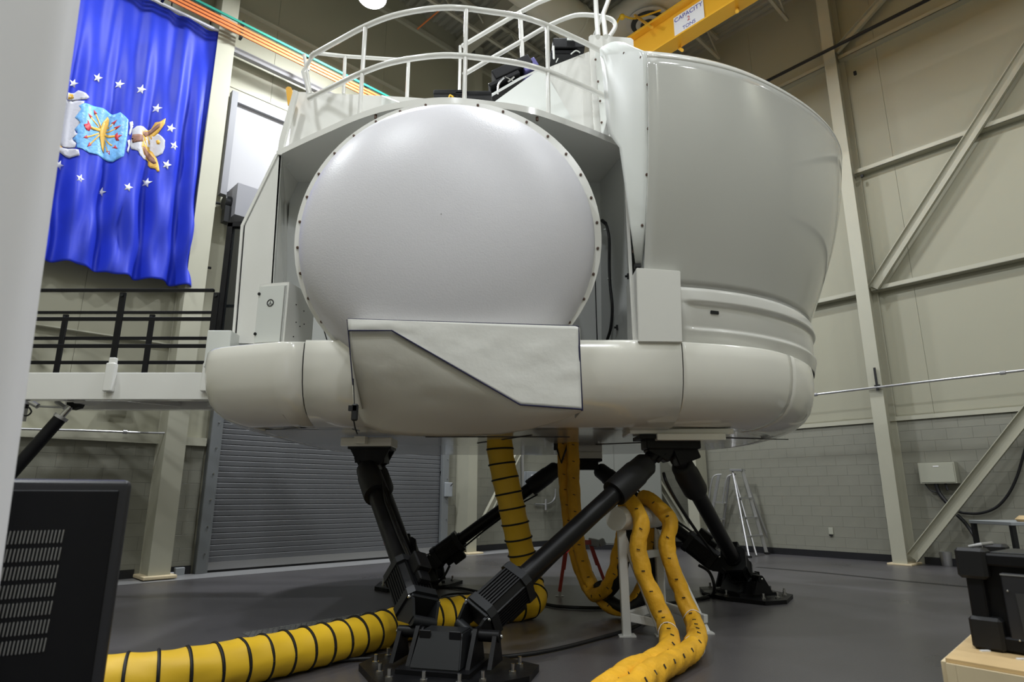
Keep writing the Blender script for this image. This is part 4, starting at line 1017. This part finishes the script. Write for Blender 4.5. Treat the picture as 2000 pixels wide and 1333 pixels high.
patch('wreath_bar', pp((985,820),(1015,815),(1020,850),(1000,870),(1000,930),(985,960),(975,940),(990,880)), 'star', .012)
patch('wreath_bar', pp((960,1010),(985,1000),(990,1050),(970,1130),(955,1110),(970,1060)), 'star', .012)
patch('eagle_wing', pp((1110,910),(1170,890),(1215,870),(1250,810),(1290,815),(1345,785),(1335,840),(1300,890),(1270,930),(1225,960),(1200,1030),(1140,1010),(1110,960)), 'gold', .017)
patch('eagle_wing', pp((1110,1000),(1200,1000),(1200,1080),(1225,1110),(1255,1190),(1270,1260),(1278,1320),(1255,1325),(1240,1290),(1200,1270),(1180,1240),(1180,1200),(1130,1130),(1100,1070)), 'gold', .017)
patch('wing_inner', pp((1120,920),(1200,890),(1250,850),(1290,830),(1285,870),(1230,910),(1150,960),(1120,950)), 'brown', .021)
patch('wing_inner', pp((1120,1060),(1150,1060),(1200,1120),(1235,1180),(1250,1235),(1225,1235),(1180,1180),(1130,1110)), 'brown', .021)
patch('eagle_tail', pp((1010,950),(1110,960),(1120,1020),(1080,1030),(1010,1035),(1040,1000),(1000,985)), 'brown', .019)
patch('eagle_head', pp((1255,1000),(1275,995),(1288,1020),(1280,1045),(1260,1035)), 'gold', .017)

# ------------------------------------------------------------------ high up: conductor rails, crane, ducts, lamps
def run(name, P, a0, a1, off, z, w_, h_, m_, label=None, cat=None, parent=None):
    b = MB(); b.beam(P(a0,off,z), P(a1,off,z), w_, h_); return mk(name, b, m_, parent, label=label, cat=cat)
rw = empty('conductor_rail', W1(9,.55,9.2), 'white ledge strip with orange and green conductor bars high on the left wall', 'runway')
b = MB(); b.beam(W1(5.6,.2,9.36), W1(11.05,.2,9.36), .10, .12); mk('runway_beam', b, 'wallw', rw)
for i, (o_, z_, mm) in enumerate(((.72,9.36,'orange'),(.72,9.43,'orange'),(.72,9.50,'orange'),(.72,9.60,'green'))):
    run('conductor_bar', W1, 7.2, LA, o_, z_, .025, .045, mm, parent=rw)
for a_ in (8.3,9.6,10.9,12.2,13.5):
    b = MB(); b.box(W1(a_,.68,9.48), (.04,.10,.36), R1); mk('bar_hanger', b, 'gun', rw)
b = MB(); b.box(W1(7.25,.72,9.45), (.2,.08,.3), R1); mk('end_feed', b, 'rubber', rw)
GX = PY(1240,100,10.6); 
def crn(px, py, Y_=10.6):
    # point on the vertical plane through GX that runs along the right-wall direction
    nn = N2; d = ray(px, py); k = (GX-EYE).dot(nn)/d.dot(nn); return EYE+d*k
g0 = crn(1262,92); zc = g0.z
cg = empty('crane_girder', g0, 'bright yellow overhead crane girder with a capacity sign, above the cab', 'crane')
p0 = g0 + W*1.8; p1 = g0 - W*9.5
for s_ in (0,):
    b = MB(); i_section(b, p0, p1, .62, .30, UP, .03); mk('girder_beam', b, 'crane', cg)
b = MB(); b.beam(p0+UP*.34, p1+UP*.34, .24, .08); mk('top_channel', b, 'crane', cg)
sgc = crn(1346,25); 
def on_girder(px, py, o_=.0): return crn(px,py)+N2*o_
sgn = (sgc-p0).dot((p1-p0).normalized()); base_ = p0+(p1-p0).normalized()*sgn
sg = -1 if N2.dot(EYE-base_) < 0 else 1
rotS = Matrix((( -W.x, 0, N2.x*sg, 0),( -W.y, 0, N2.y*sg, 0),(0,1,0,0),(0,0,0,1))) if sg > 0 else Matrix(((W.x,0,-N2.x,0),(W.y,0,-N2.y,0),(0,1,0,0),(0,0,0,1)))
b = MB(); b.box(base_+N2*sg*.03, (.62,.40,.008), rotS); sp_ = mk('capacity_sign', b, 'paper', cg)
text('sign_text', 'CAPACITY', .125, base_+N2*sg*.037+UP*.12, rotS, 'ink', sp_)
text('sign_text', '2', .13, base_+N2*sg*.037, rotS, 'inkr', sp_)
text('sign_text', 'TONS', .10, base_+N2*sg*.037-UP*.13, rotS, 'ink', sp_)
for px,py,qx,qy in ((1222,16,1286,64),(1422,0,1452,34),(1308,80,1345,108)):
    b = MB(); b.tube([on_girder(px,py,-.3), on_girder(qx,qy,.2)], .03, 8); mk('strut', b, 'crane', cg)
b = MB(); b.tube([W2(1.0,1.1,10.3), W2(LB,1.1,10.3)], .035, 8); mk('festoon_track', b, 'gun', label='dark festoon cable track under the roof, right of the yellow crane girder', cat='track')
# ducts
d1 = [PY(900,-60,11.8), PY(1010,0,12.6), PY(1180,110,14.2)]
for z_ in (11.5,):
    a_ = 3.4
    b = MB(); b.cyl(corner(.8,3.6,11.4), corner(LA-.1,3.6,11.4), .42, n=32); dct = mk('air_duct', b, 'duct', label='big round painted air duct under the roof, parallel to the left wall', cat='duct', smooth=50)
    for i in range(12):
        b = MB(); b.lathe(corner(i*1.4+.5,3.6,11.4), corner(i*1.4+.58,3.6,11.4), [(0,.43),(.5,.44),(1,.43)], 32); mk('duct_joint', b, 'duct', dct)
c2 = PY(1266,48,11.4)
b = MB(); b.cyl(c2+UP*.5+W*2.2, c2+UP*.5-W*8, .36, n=32); dct2 = mk('air_duct', b, 'duct', label='round painted air duct with a ringed diffuser beside the crane girder', cat='duct', smooth=50)
for i, r in enumerate((.46,.36,.26,.16,.07)):
    b = MB(); b.lathe(c2+UP*(.10-.02*i), c2+UP*(.04-.02*i), [(0,r-.06),(.3,r-.01),(1,r)], 36); mk('diffuser_ring', b, 'ductring' if i % 2 == 0 else 'gun', dct2, smooth=50)
b = MB(); b.tube(smooth_path([PY(1200,60,10.5),PY(1213,32,10.5),PY(1240,36,10.8),PY(1290,20,11)],6), .02, 6); b.sph(PY(1215,33,10.5), .06); mk('drop_lead', b, 'yel', dct2)
b = MB(); b.tube([PZ(868,12,12.4), PZ(815,57,12.2)], .02, 6); mk('sprinkler_pipe', b, 'orange', label='thin orange pipe crossing beneath the roof deck at top centre', cat='pipe')

# high bay lamps on a grid; the one in view hangs at the top left of the guard rail
lp0 = PZ(727,-3,10.4)
ain, bin_ = -(lp0-C).dot(U), -(lp0-C).dot(W)
# solve oblique coordinates
det = U.x*W.y-U.y*W.x; r_ = C-lp0; aa = (r_.x*W.y-r_.y*W.x)/det; bb_ = (U.x*r_.y-U.y*r_.x)/det
LAMPS = [(aa, bb_)] + [(x, y) for x in (aa-5.0, aa, aa+5.6) for y in (bb_+.3, bb_+5.2, bb_+9.8, bb_+13.4) if not (x == aa and y == bb_)]
n_l = 0
for (x, y) in LAMPS:
    if not (.4 < x < LA-.3 and .4 < y < LB-.3): continue
    p = corner(x, y, 10.4); first = n_l == 0; n_l += 1
    lb = 'round glowing high bay lamp above the guard rail, left of centre' if first else 'high bay lamp hanging from the roof outside the view'
    h = empty('high_bay_lamp', p, lb, 'lamp', 'high bay lamps')
    b = MB(); b.lathe(p+UP*.0, p+UP*.42, [(0,.27),(.05,.27),(.7,.16),(1,.10)], 32); mk('lamp_shade', b, 'shade', h, smooth=50)
    b = MB(); b.sph(p-UP*.0, .255, (1,1,.35), 32); mk('lamp_lens', b, 'lens', h, smooth=60)
    b = MB(); b.cyl(p+UP*.42, p+UP*.72, .09, n=16); b.cyl(p+UP*.72, corner(x,y,ZC), .01, n=6); mk('lamp_stem', b, 'gun', h)
    ld = bpy.data.lights.new('bay_light', 'AREA'); ld.shape = 'DISK'; ld.size = .5; ld.energy = LAMP_W*(.55 if p.x > 2.5 else 1.15 if p.x < -1 else 1); ld.color = LAMP_COL
    lo = bpy.data.objects.new('bay_light', ld); S.collection.objects.link(lo); lo.location = p - UP*.13

# ------------------------------------------------------------------ right wall fittings
b = MB(); b.tube([W2(5.6,.62,3.2), W2(LB-.1,.62,3.2)], .022, 8)
for x in (6.35, 9.45, 12): b.cyl(W2(x,.62,3.20), W2(x+.08,.62,3.20), .035, n=10)
mk('conduit_pipe', b, 'alu', label='thin grey conduit pipe running along the right wall at mid height', cat='pipe')
b = MB(); b.box(W2(7.55,.62,3.36), (.035,.03,.44), R2); b.box(W2(7.55,.60,3.22),(.09,.05,.06),R2); mk('strut_bracket', b, 'rubber', label='short black upright bracket on the right column where the conduit passes', cat='bracket')
bx = empty('junction_cabinet', W2(8.2,.2,1.4), 'shallow grey-green wall box under the conduit, between column and brace', 'electrical box')
a0_, a1_ = w2p(1798,910,.1)[0], w2p(1869,910,.1)[0]
b = MB(); b.plate([W2(a0_,.05,1.42), W2(a1_,.05,1.42), W2(a1_,.05,1.79), W2(a0_,.05,1.79)], N2*.2); mk('box_shell', b, 'boxg', bx)
b = MB(); b.plate([W2(a0_+.02,.25,1.44), W2(a1_-.02,.25,1.44), W2(a1_-.02,.25,1.77), W2(a0_+.02,.25,1.77)], N2*.012); bd = mk('box_door', b, 'boxg', bx)
b = MB(); b.box(W2((a0_+a1_)/2,.265,1.72), (.09,.004,.018), R2); mk('name_plate', b, 'paper', bd)
b = MB(); b.tube(smooth_path([W2(8.15,.2,1.42), W2(8.18,.2,1.25), W2(8.3,.22,1.05)],5), .035, 8); b.tube(smooth_path([W2(8.3,.2,1.42), W2(8.32,.22,1.3)],3), .02, 6); b.tube(smooth_path([W2(7.98,.2,1.42), W2(8.05,.2,1.3), W2(8.14,.2,1.27)],4), .01, 6); mk('box_leads', b, 'rubber', bx)
def onW2(px, py, off): 
    a_, z_ = w2p(px, py, off); return W2(a_, off, z_)
cable('wall_cable', [onW2(1872,1000,.12), onW2(1885,1003,.12), onW2(1915,1003,.12), onW2(1945,992,.12), onW2(1968,968,.12), onW2(1985,935,.12), onW2(1996,900,.12), onW2(2010,850,.12)], .022, 'dark blue cable curving up the right wall behind the black case')
cable('wall_cable', [onW2(1870,1007,.14), onW2(1885,1022,.2), onW2(1900,1043,.35), onW2(1912,1065,.5), onW2(1920,1085,.6)], .03, 'black cable dropping behind the black case from under the brace')
sb_ = empty('wall_socket', onW2(1623,1041,.06), 'small pale socket on the block wall right of the ladders', 'socket')
b = MB(); b.box(onW2(1623,1038,.055), (.09,.02,.13), R2, .004); mk('socket_plate', b, 'boxg', sb_)
b = MB(); b.box(onW2(1623,1046,.07), (.06,.02,.03), R2); mk('socket_hole', b, 'rubber', sb_)
b = MB(); q = PZ(1851,1106,0); b.lathe(q, q+UP*.24, [(0,.085),(.05,.09),(.9,.1),(1,.1)], 24); mk('floor_pipe_stub', b, 'alu', label='short grey pipe stub on the floor at the foot of the right wall', cat='pipe')
b = MB(); b.box(onW2(1670,143,.2), (.05,.05,.08), R2); mk('wall_clip', b, 'rubber', label='tiny black clip under the top girt beside the right column', cat='clip')
b = MB(); b.box(onW2(1684,344,.2), (.05,.05,.06), R2); mk('wall_clip', b, 'rubber', label='tiny black clip under the middle girt beside the right column', cat='clip')

# ladders leaning against the right wall
def ladder(label, bl, br, tl, tr, ys, hoop=False):
    l_ = empty('stepladder', (bl+br)/2, label, 'ladder'); 
    for a_, t_ in ((bl,tl),(br,tr)):
        b = MB(); b.beam(a_, t_, .03, .07, bev=.004); mk('side_rail', b, 'alu', l_)
        b = MB(); b.box(a_+UP*.02, (.09,.1,.04), bev=.006); mk('ladder_foot', b, 'rubber', l_)
    for s_ in ys:
        b = MB(); p, q = bl.lerp(tl, s_), br.lerp(tr, s_); b.beam(p, q, .09, .03); mk('step', b, 'alu', l_)
    if not hoop:
        b = MB(); p, q = tl, tr; b.beam(p+(p-q)*.1, q+(q-p)*.1, .16, .05, bev=.006); mk('top_cap', b, 'alu', l_)
        for a_, t_ in ((bl,tl),(br,tr)):
            b = MB(); k_ = a_ + (-N2)*.30 + UP*.0 + (t_-a_)*.02; b.beam(t_, V((k_.x,k_.y,.02)), .025, .04); mk('back_rail', b, 'alu', l_)
    return l_
Lb_ = PZ(1463,1090,0); Rb_ = PZ(1498,1083,0); 
Lt = onW2(1430,919,.45); Rt = onW2(1450,919,.45)
ladder('aluminium stepladder with four treads, the right-hand and taller of two by the wall', Lb_, Rb_, Lt, Rt, (.22,.43,.66,))
Lb2 = PZ(1383,1078,0)+V((0,.2,0)); Rb2 = PZ(1412,1076,0)+V((0,.2,0))
l2 = ladder('aluminium ladder with curved hand hoops, behind the right motion leg', Lb2, Rb2, onW2(1404,928,.35), onW2(1424,930,.35), (.2,.42,.64), hoop=True)
for dx in (0, 28):
    b = MB(); b.tube(smooth_path([onW2(1383+dx,985,.6), onW2(1390+dx,940,.55), onW2(1397+dx,929,.5), onW2(1409+dx,927,.4)],6), .018, 8); mk('hand_hoop', b, 'alu', l2)

# pale cabinet in the far corner
kb = empty('corner_cabinet', PY(1200,1062,15.5), 'large plain pale cabinet standing in the far corner behind the hoses', 'cabinet')
ca = V((PY(1112,960,15.4).x, 15.4, 0)); cb_ = V((PY(1293,960,15.0).x, 15.0, 0)); dpt = V((.1,.9,0))
b = MB(); b.plate([ca, cb_, cb_+dpt, ca+dpt], (0,0,2.5)); bmesh.ops.bevel(b.bm, geom=b.bm.edges[:], offset=.02, segments=2, affect='EDGES'); mk('cabinet_body', b, 'pale', kb)
for t0, t1 in ((.01,.495),(.505,.99)):
    b = MB(); b.plate([ca.lerp(cb_,t0)+UP*.14, ca.lerp(cb_,t1)+UP*.14, ca.lerp(cb_,t1)+UP*2.44, ca.lerp(cb_,t0)+UP*2.44], (0,-.012,0)); mk('cabinet_door', b, 'pale', kb)
b = MB(); b.plate([ca+V((0,-.016,0)), cb_+V((0,-.016,0)), cb_, ca], (0,0,.11)); mk('plinth', b, 'base', kb)

# red trestle beyond the yellow hoses
tr_ = empty('red_trestle', PZ(1092,1165,0), 'red folding trestle with grey clamp head standing behind the yellow hoses', 'trestle')
q0, q1 = PZ(1093,1166,0), PZ(1182,1148,0); tp_ = PY(1107,1060,q0.y); tq_ = PY(1152,1060,q1.y)
for a_, t_ in ((q0,tp_),(q1,tq_)):
    b = MB(); b.beam(a_+UP*.06, t_, .06, .04, bev=.004); b.beam(a_.lerp(t_,.5), t_, .075, .05); mk('trestle_leg', b, 'redp', tr_)
    b = MB(); b.beam(a_, a_.lerp(t_,.12), .03, .03); b.box(a_+UP*.006,(.1,.06,.012)); mk('trestle_foot', b, 'alu', tr_)
b = MB(); b.beam(tp_, tq_, .08, .06); mk('trestle_bar', b, 'redp', tr_)
b = MB(); b.box(tq_+V((.05,0,0)), (.14,.14,.10), Matrix.Rotation(.2,4,'Y'), .02); b.box(tq_+V((.16,0,.0)), (.10,.12,.09), Matrix.Rotation(-.4,4,'Y'), .02); b.box(tp_+V((.0,0,.05)),(.1,.1,.08),bev=.01); mk('clamp_head', b, 'greyb', tr_)

# ------------------------------------------------------------------ left wall fittings by the door
def onW1(px, py, off):
    a_, z_ = w1p(px, py, off); return W1(a_, off, z_)
ds = empty('switch_box', onW1(872,957,.1), 'small grey switch box on a conduit right of the roller door', 'switch')
b = MB(); b.box(onW1(873,957,.13), (.20,.14,.30), R1, .01); mk('box_body', b, 'greyb', ds)
b = MB(); b.tube([onW1(873,945,.1), onW1(870,880,.1)], .02, 8); mk('conduit', b, 'alu', ds)
b = MB(); b.tube([onW1(880,950,.22), onW1(884,945,.24)], .012, 6); mk('switch_lever', b, 'gun', ds)
b = MB(); b.box(onW1(866,936,.06), (.16,.01,.36), R1); pn = mk('paper_notice', b, 'paper', label='white paper notice hanging under a black clip beside the roller door', cat='notice')
b = MB(); b.box(onW1(863,923,.075), (.09,.02,.05), R1); mk('notice_clip', b, 'rubber', pn)
b = MB(); b.box(onW1(867,973,.06), (.20,.01,.09), R1); ys_ = mk('warning_sign', b, 'inkk', label='small black and yellow sign below the grey switch box', cat='sign')
b = MB()
for i in range(5): b.box(onW1(862+i*2.6,973,.07), (.026,.006,.05), R1)
b.box(onW1(867,976,.068),(.17,.004,.012),R1); mk('sign_letters', b, 'ysign', ys_, kind='stuff')
pb = empty('power_panel', onW1(1040,940,.12), 'blue-grey power panel fed by a conduit on the left wall behind the yellow duct', 'electrical panel')
b = MB(); b.box(onW1(1040,938,.14), (.55,.16,.40), R1, .01); mk('panel_body', b, 'greyb', pb)
b = MB(); b.box(onW1(1043,932,.23), (.2,.02,.1), R1); mk('panel_label', b, 'paper', pb)
b = MB(); b.tube([onW1(1022,975,.1), onW1(1020,860,.1)], .035, 8); mk('conduit', b, 'alu', pb)
b = MB(); b.tube(smooth_path([onW1(1045,985,.12), onW1(1070,985,.12), onW1(1083,975,.12), onW1(1085,955,.12)],5), .02, 8); b.tube([onW1(1066,975,.14), onW1(1066,997,.14)], .03, 6); mk('drop_conduit', b, 'alu', pb)
el = empty('emergency_light', onW1(233,790,.1), 'small grey emergency light box on the wall under the gangway', 'light fitting')
b = MB(); b.box(onW1(233,789,.14), (.34,.12,.16), R1, .015); mk('light_housing', b, 'greyb', el)
b = MB(); b.box(onW1(246,792,.22), (.05,.03,.03), R1); mk('indicator', b, 'chrome', el)
pi = MB(); pi.tube([onW1(20,838,.22), onW1(150,841,.22), onW1(290,846,.22), onW1(347,847,.5)], .016, 8); pi.cyl(onW1(240,844,.22), onW1(248,844.5,.22), .03); mk('ledge_pipe', pi, 'alu', label='thin grey pipe along the ledge of the left wall', cat='pipe')
oc = empty('outlet_box', onW1(350,1115,.1), 'small grey outlet box low on the wall between column and roller door', 'socket')
b = MB(); b.box(onW1(350,1117,.10), (.14,.08,.12), R1, .008); mk('outlet_body', b, 'greyb', oc)
b = MB(); b.tube([onW1(345,1120,.1), onW1(322,1122,.1)], .02, 8); mk('conduit', b, 'alu', oc)
for (x0,y0,x1,y1,lb_) in ((385,390,430,398,'thin dark tie rod on the wall right of the flag, upper'),(370,517,412,524,'thin dark tie rod on the wall right of the flag, lower')):
    b = MB(); b.tube([onW1(x0,y0,.1), onW1(x1,y1,.1)], .022, 8); b.cyl(onW1(x0,y0,.1), onW1(x0+6,y0+1,.1), .05, n=10); mk('tie_rod', b, 'gun', label=lb_, cat='rod')

# ------------------------------------------------------------------ foreground
# white enclosure edge at the far left, very near the lens
fp = empty('white_enclosure', (-1.3, 1.45, 0), 'tall white enclosure panel with rounded edge, close up at the far left', 'panel')
def pnl(Y_):
    return None
e0, e1_ = PY(128,0,1.35), PY(12,900,1.35)
b = MB(); xe = (PY(152,0,1.3).x + PY(14,930,1.3).x)/2
tilt = (PY(140,0,1.3) - PY(8,930,1.3)); tilt = tilt/tilt.z
base_p = PY(8,930,1.3); base_p = base_p - tilt*base_p.z
xs = [(-1.2,0),(-.055,0),(-.035,.003),(-.018,.009),(-.006,.018),(0,.028),(-.02,.04),(-1.2,.04)]
b.plate([base_p+V((x,y,0)) for x, y in xs], tilt*2.9); mk('enclosure_panel', b, 'panelw', fp, smooth=50)
# black ventilated equipment cabinet
CY = 1.9
kc = empty('equipment_cabinet', (PY(120,1200,CY).x, CY+.3, 0), 'black equipment cabinet with rows of vent slots, bottom left in front', 'cabinet')
xr_ = PY(256,960,CY).x - .0; xl_ = xr_-1.15; zt_ = PY(100,938,CY).z
KA = .56; rotk = Matrix.Rotation(KA, 4, 'Z'); pv = V((xr_, CY, 0))
def KC(x, y, z): q = rotk @ V((x, y, z)); return pv+q       # x along the face (right edge is 0), y into the cabinet
fx_, fy_ = rotk @ V((1,0,0)), rotk @ V((0,1,0))
def kcp(px, py):
    d = ray(px, py); k = (pv-EYE).dot(fy_)/d.dot(fy_); p = EYE+d*k; return ((p-pv).dot(fx_), p.z)
def kbox(x0,x1,y0,y1,z0,z1,name,mm,parent,bev=0):
    b = MB(); b.box(KC((x0+x1)/2,(y0+y1)/2,(z0+z1)/2), (x1-x0,y1-y0,z1-z0), rotk, bev); return mk(name, b, mm, parent)
kbox(-1.3, 0, 0, .5, .02, zt_, 'cabinet_shell', 'cabe', kc, .02)
fr = kbox(-1.28, -.03, -.006, .02, .06, zt_-.03, 'front_panel', 'cab', kc, .003)
vx1, vz1 = kcp(127,1031); vz0 = kcp(100,1276)[1]; rowh = (vz1-vz0)/7
colw = (vx1-kcp(4,1037)[0])/16.5
slot = MB(); slot.box((0,0,0), (colw*.42,.006,rowh*.78), bev=.002); slot_me = proto('vent_slot', slot, 'mesh')
for r_i in range(7):
    for c_i in range(20):
        put('vent_slot', slot_me, KC(vx1 - colw*(c_i+.3), -.008, vz1-rowh*(r_i+.5)), rotk @ Matrix.Rotation(.05,4,'Y'), fr)
# wooden crate with black flight frame on it, bottom right
cz = .70
q = [PZ(1846,1286,cz), PZ(2130,1335,cz), PZ(2190,1240,cz), PZ(1922,1218,cz)]
ctr_ = sum(q, V((0,0,0)))/4
wc = empty('wooden_crate', V((ctr_.x,ctr_.y,0)), 'plywood topped wooden crate at the bottom right under the black case', 'crate')
b = MB(); b.plate([p-UP*.012 for p in q], (0,0,.012)); mk('crate_top', b, 'wood', wc)
ins = [p.lerp(ctr_, .02) for p in q]; 
def side(i, j, z0, z1, mm, nm, o=0, u0=0, u1=1):
    a_, c_ = ins[i], ins[j]; b = MB(); nn = V(((c_-a_).y, -(c_-a_).x, 0)).normalized()
    A_, C_ = a_.lerp(c_,u0), a_.lerp(c_,u1); b.plate([V((A_.x,A_.y,z0)), V((C_.x,C_.y,z0)), V((C_.x,C_.y,z1)), V((A_.x,A_.y,z1))], -nn*.018+nn*o*0); bmesh.ops.translate(b.bm, vec=nn*o, verts=b.bm.verts); mk(nm, b, mm, wc)
side(0,1,.10,cz-.013,'woodd','side_board'); side(0,1,cz-.075,cz-.013,'woodl','top_batten',.019,.08,1); side(0,1,.02,cz-.013,'woodl','corner_batten',.019,0,.078)
side(3,0,.10,cz-.013,'woodd','side_board'); side(3,0,.02,cz-.013,'woodl','corner_batten',.019,.9,1); side(3,0,cz-.075,cz-.013,'woodl','top_batten',.019,0,.9)
side(1,2,.10,cz-.013,'woodd','side_board'); side(2,3,.10,cz-.013,'woodd','side_board'); side(0,1,.02,.10,'woodl','bottom_batten',.019,.0,1)
ftp = (PZ(1908,1268,cz)); fax = (q[1]-q[0]).normalized(); fay = V((-fax.y, fax.x, 0))
bc = empty('black_case', ftp, 'black framed equipment case with corner bumpers and carry handle, on the wooden crate', 'case')
yawc = math.atan2(fax.y, fax.x); RC = Matrix.Rotation(yawc, 4, 'Z')
cw, cd = .62, .30; zt2 = PY(1890,1070,ftp.y).z; ch = zt2-cz
def BC(x, y, z): return ftp + fax*x + fay*y + UP*z
def bcx(x0,x1,y0,y1,z0,z1,name,mm,bev=0,parent=None):
    b = MB(); b.box(BC((x0+x1)/2,(y0+y1)/2,(z0+z1)/2),(x1-x0,y1-y0,z1-z0),RC,bev); return mk(name,b,mm,parent or bc)
lean = .0
body = bcx(.03,cw,.03,cd,.012,ch-.02,'case_body','cab',.008)
bcx(-.0,.05,0,.04,.06,ch-.08,'corner_post','cab',.006)
bcx(.0,cw,0,.035,ch-.055,ch-.015,'top_frame','cab',.006); bcx(.0,cw,0,.035,.005,.05,'bottom_frame','cab',.006)
bcx(-.02,.07,-.012,.06,ch-.10,ch+.0,'corner_bumper','rubber',.01); bcx(-.01,.085,-.012,.06,.0,.105,'corner_bumper','rubber',.01)
bcx(-.02,.05,cd-.02,cd+.05,ch-.10,ch,'corner_bumper','rubber',.01)
bcx(.10,cw-.02,.004,.034,ch-.30,ch-.075,'door_panel','cabe',.004)
b = MB(); b.plate([BC(.10,.002,ch-.082),BC(cw,.002,ch-.082),BC(cw,.002,ch-.078),BC(.10,.002,ch-.078)], fay*.01); mk('edge_strip', b, 'alu', bc)
b = MB(); b.tube([BC(.02,.02,ch+.002), BC(.055,.02,ch+.012), BC(.06,.12,ch+.012)], .006, 8); mk('carry_handle', b, 'alu', bc)
bcx(.07,cw-.02,.05,cd-.02,ch-.022,ch-.012,'top_tray','gun',.002)
bd_ = bcx(.175,.215,-.001,.008,ch-.135,ch-.105,'label_badge','cabe',.003)
RT = RC @ Matrix.Rotation(PI/2,4,'X')
text('badge_letter', 'P', .022, BC(.195,-.003,ch-.121), RT, 'paper', bd_)
b = MB(); b.box(BC(.20,-.001,ch-.148),(.06,.004,.004),RC); mk('badge_bar', b, 'alu', bc)
for (x,z) in ((.115,ch-.13),(.125,ch-.28),(.135,ch-.305),(.13,ch-.33)):
    b = MB(); b.sph(BC(x,.0,z), .004); mk('stud', b, 'chrome', bc)
M['fan'] = mat('fan_guard', (.04,.04,.042), .35)
b = MB(); b.plate([BC(.14,.0,.05),BC(.5,.0,.05),BC(.5,.0,.19),BC(.135,.0,.19)], fay*.01); mk('fan_cover', b, 'fan', bc)
for (x,z) in ((1924,1272),(1996,1288)):
    p = PZ(x,z,cz+.002); b = MB(); b.box(p, (.03,.012,.004)); mk('white_peg', b, 'paper', bc)
# small table at the right edge
tb_ = empty('work_table', PZ(1990,1130,0), 'dark framed small table at the right edge beyond the black case', 'table')
t0 = PY(1975,1024,6.5); 
b = MB(); b.box((t0.x+.6, 6.8, t0.z), (1.2,.6,.035), bev=.004); mk('table_top', b, 'greyb', tb_)
for dx in (.03, 1.15):
    for dy in (6.53, 7.07):
        b = MB(); b.box((t0.x+dx, dy, t0.z/2), (.04,.04,t0.z)); mk('table_leg', b, 'gun', tb_)
b = MB(); p = PY(1999,1018,6.6); p.z = t0.z+.0175; b.lathe(p, p+UP*.06, [(0,.05),(.4,.07),(1,.03)], 16); mk('cloth_roll', b, 'wood', label='small tan item on the small table at the right edge', cat='item')
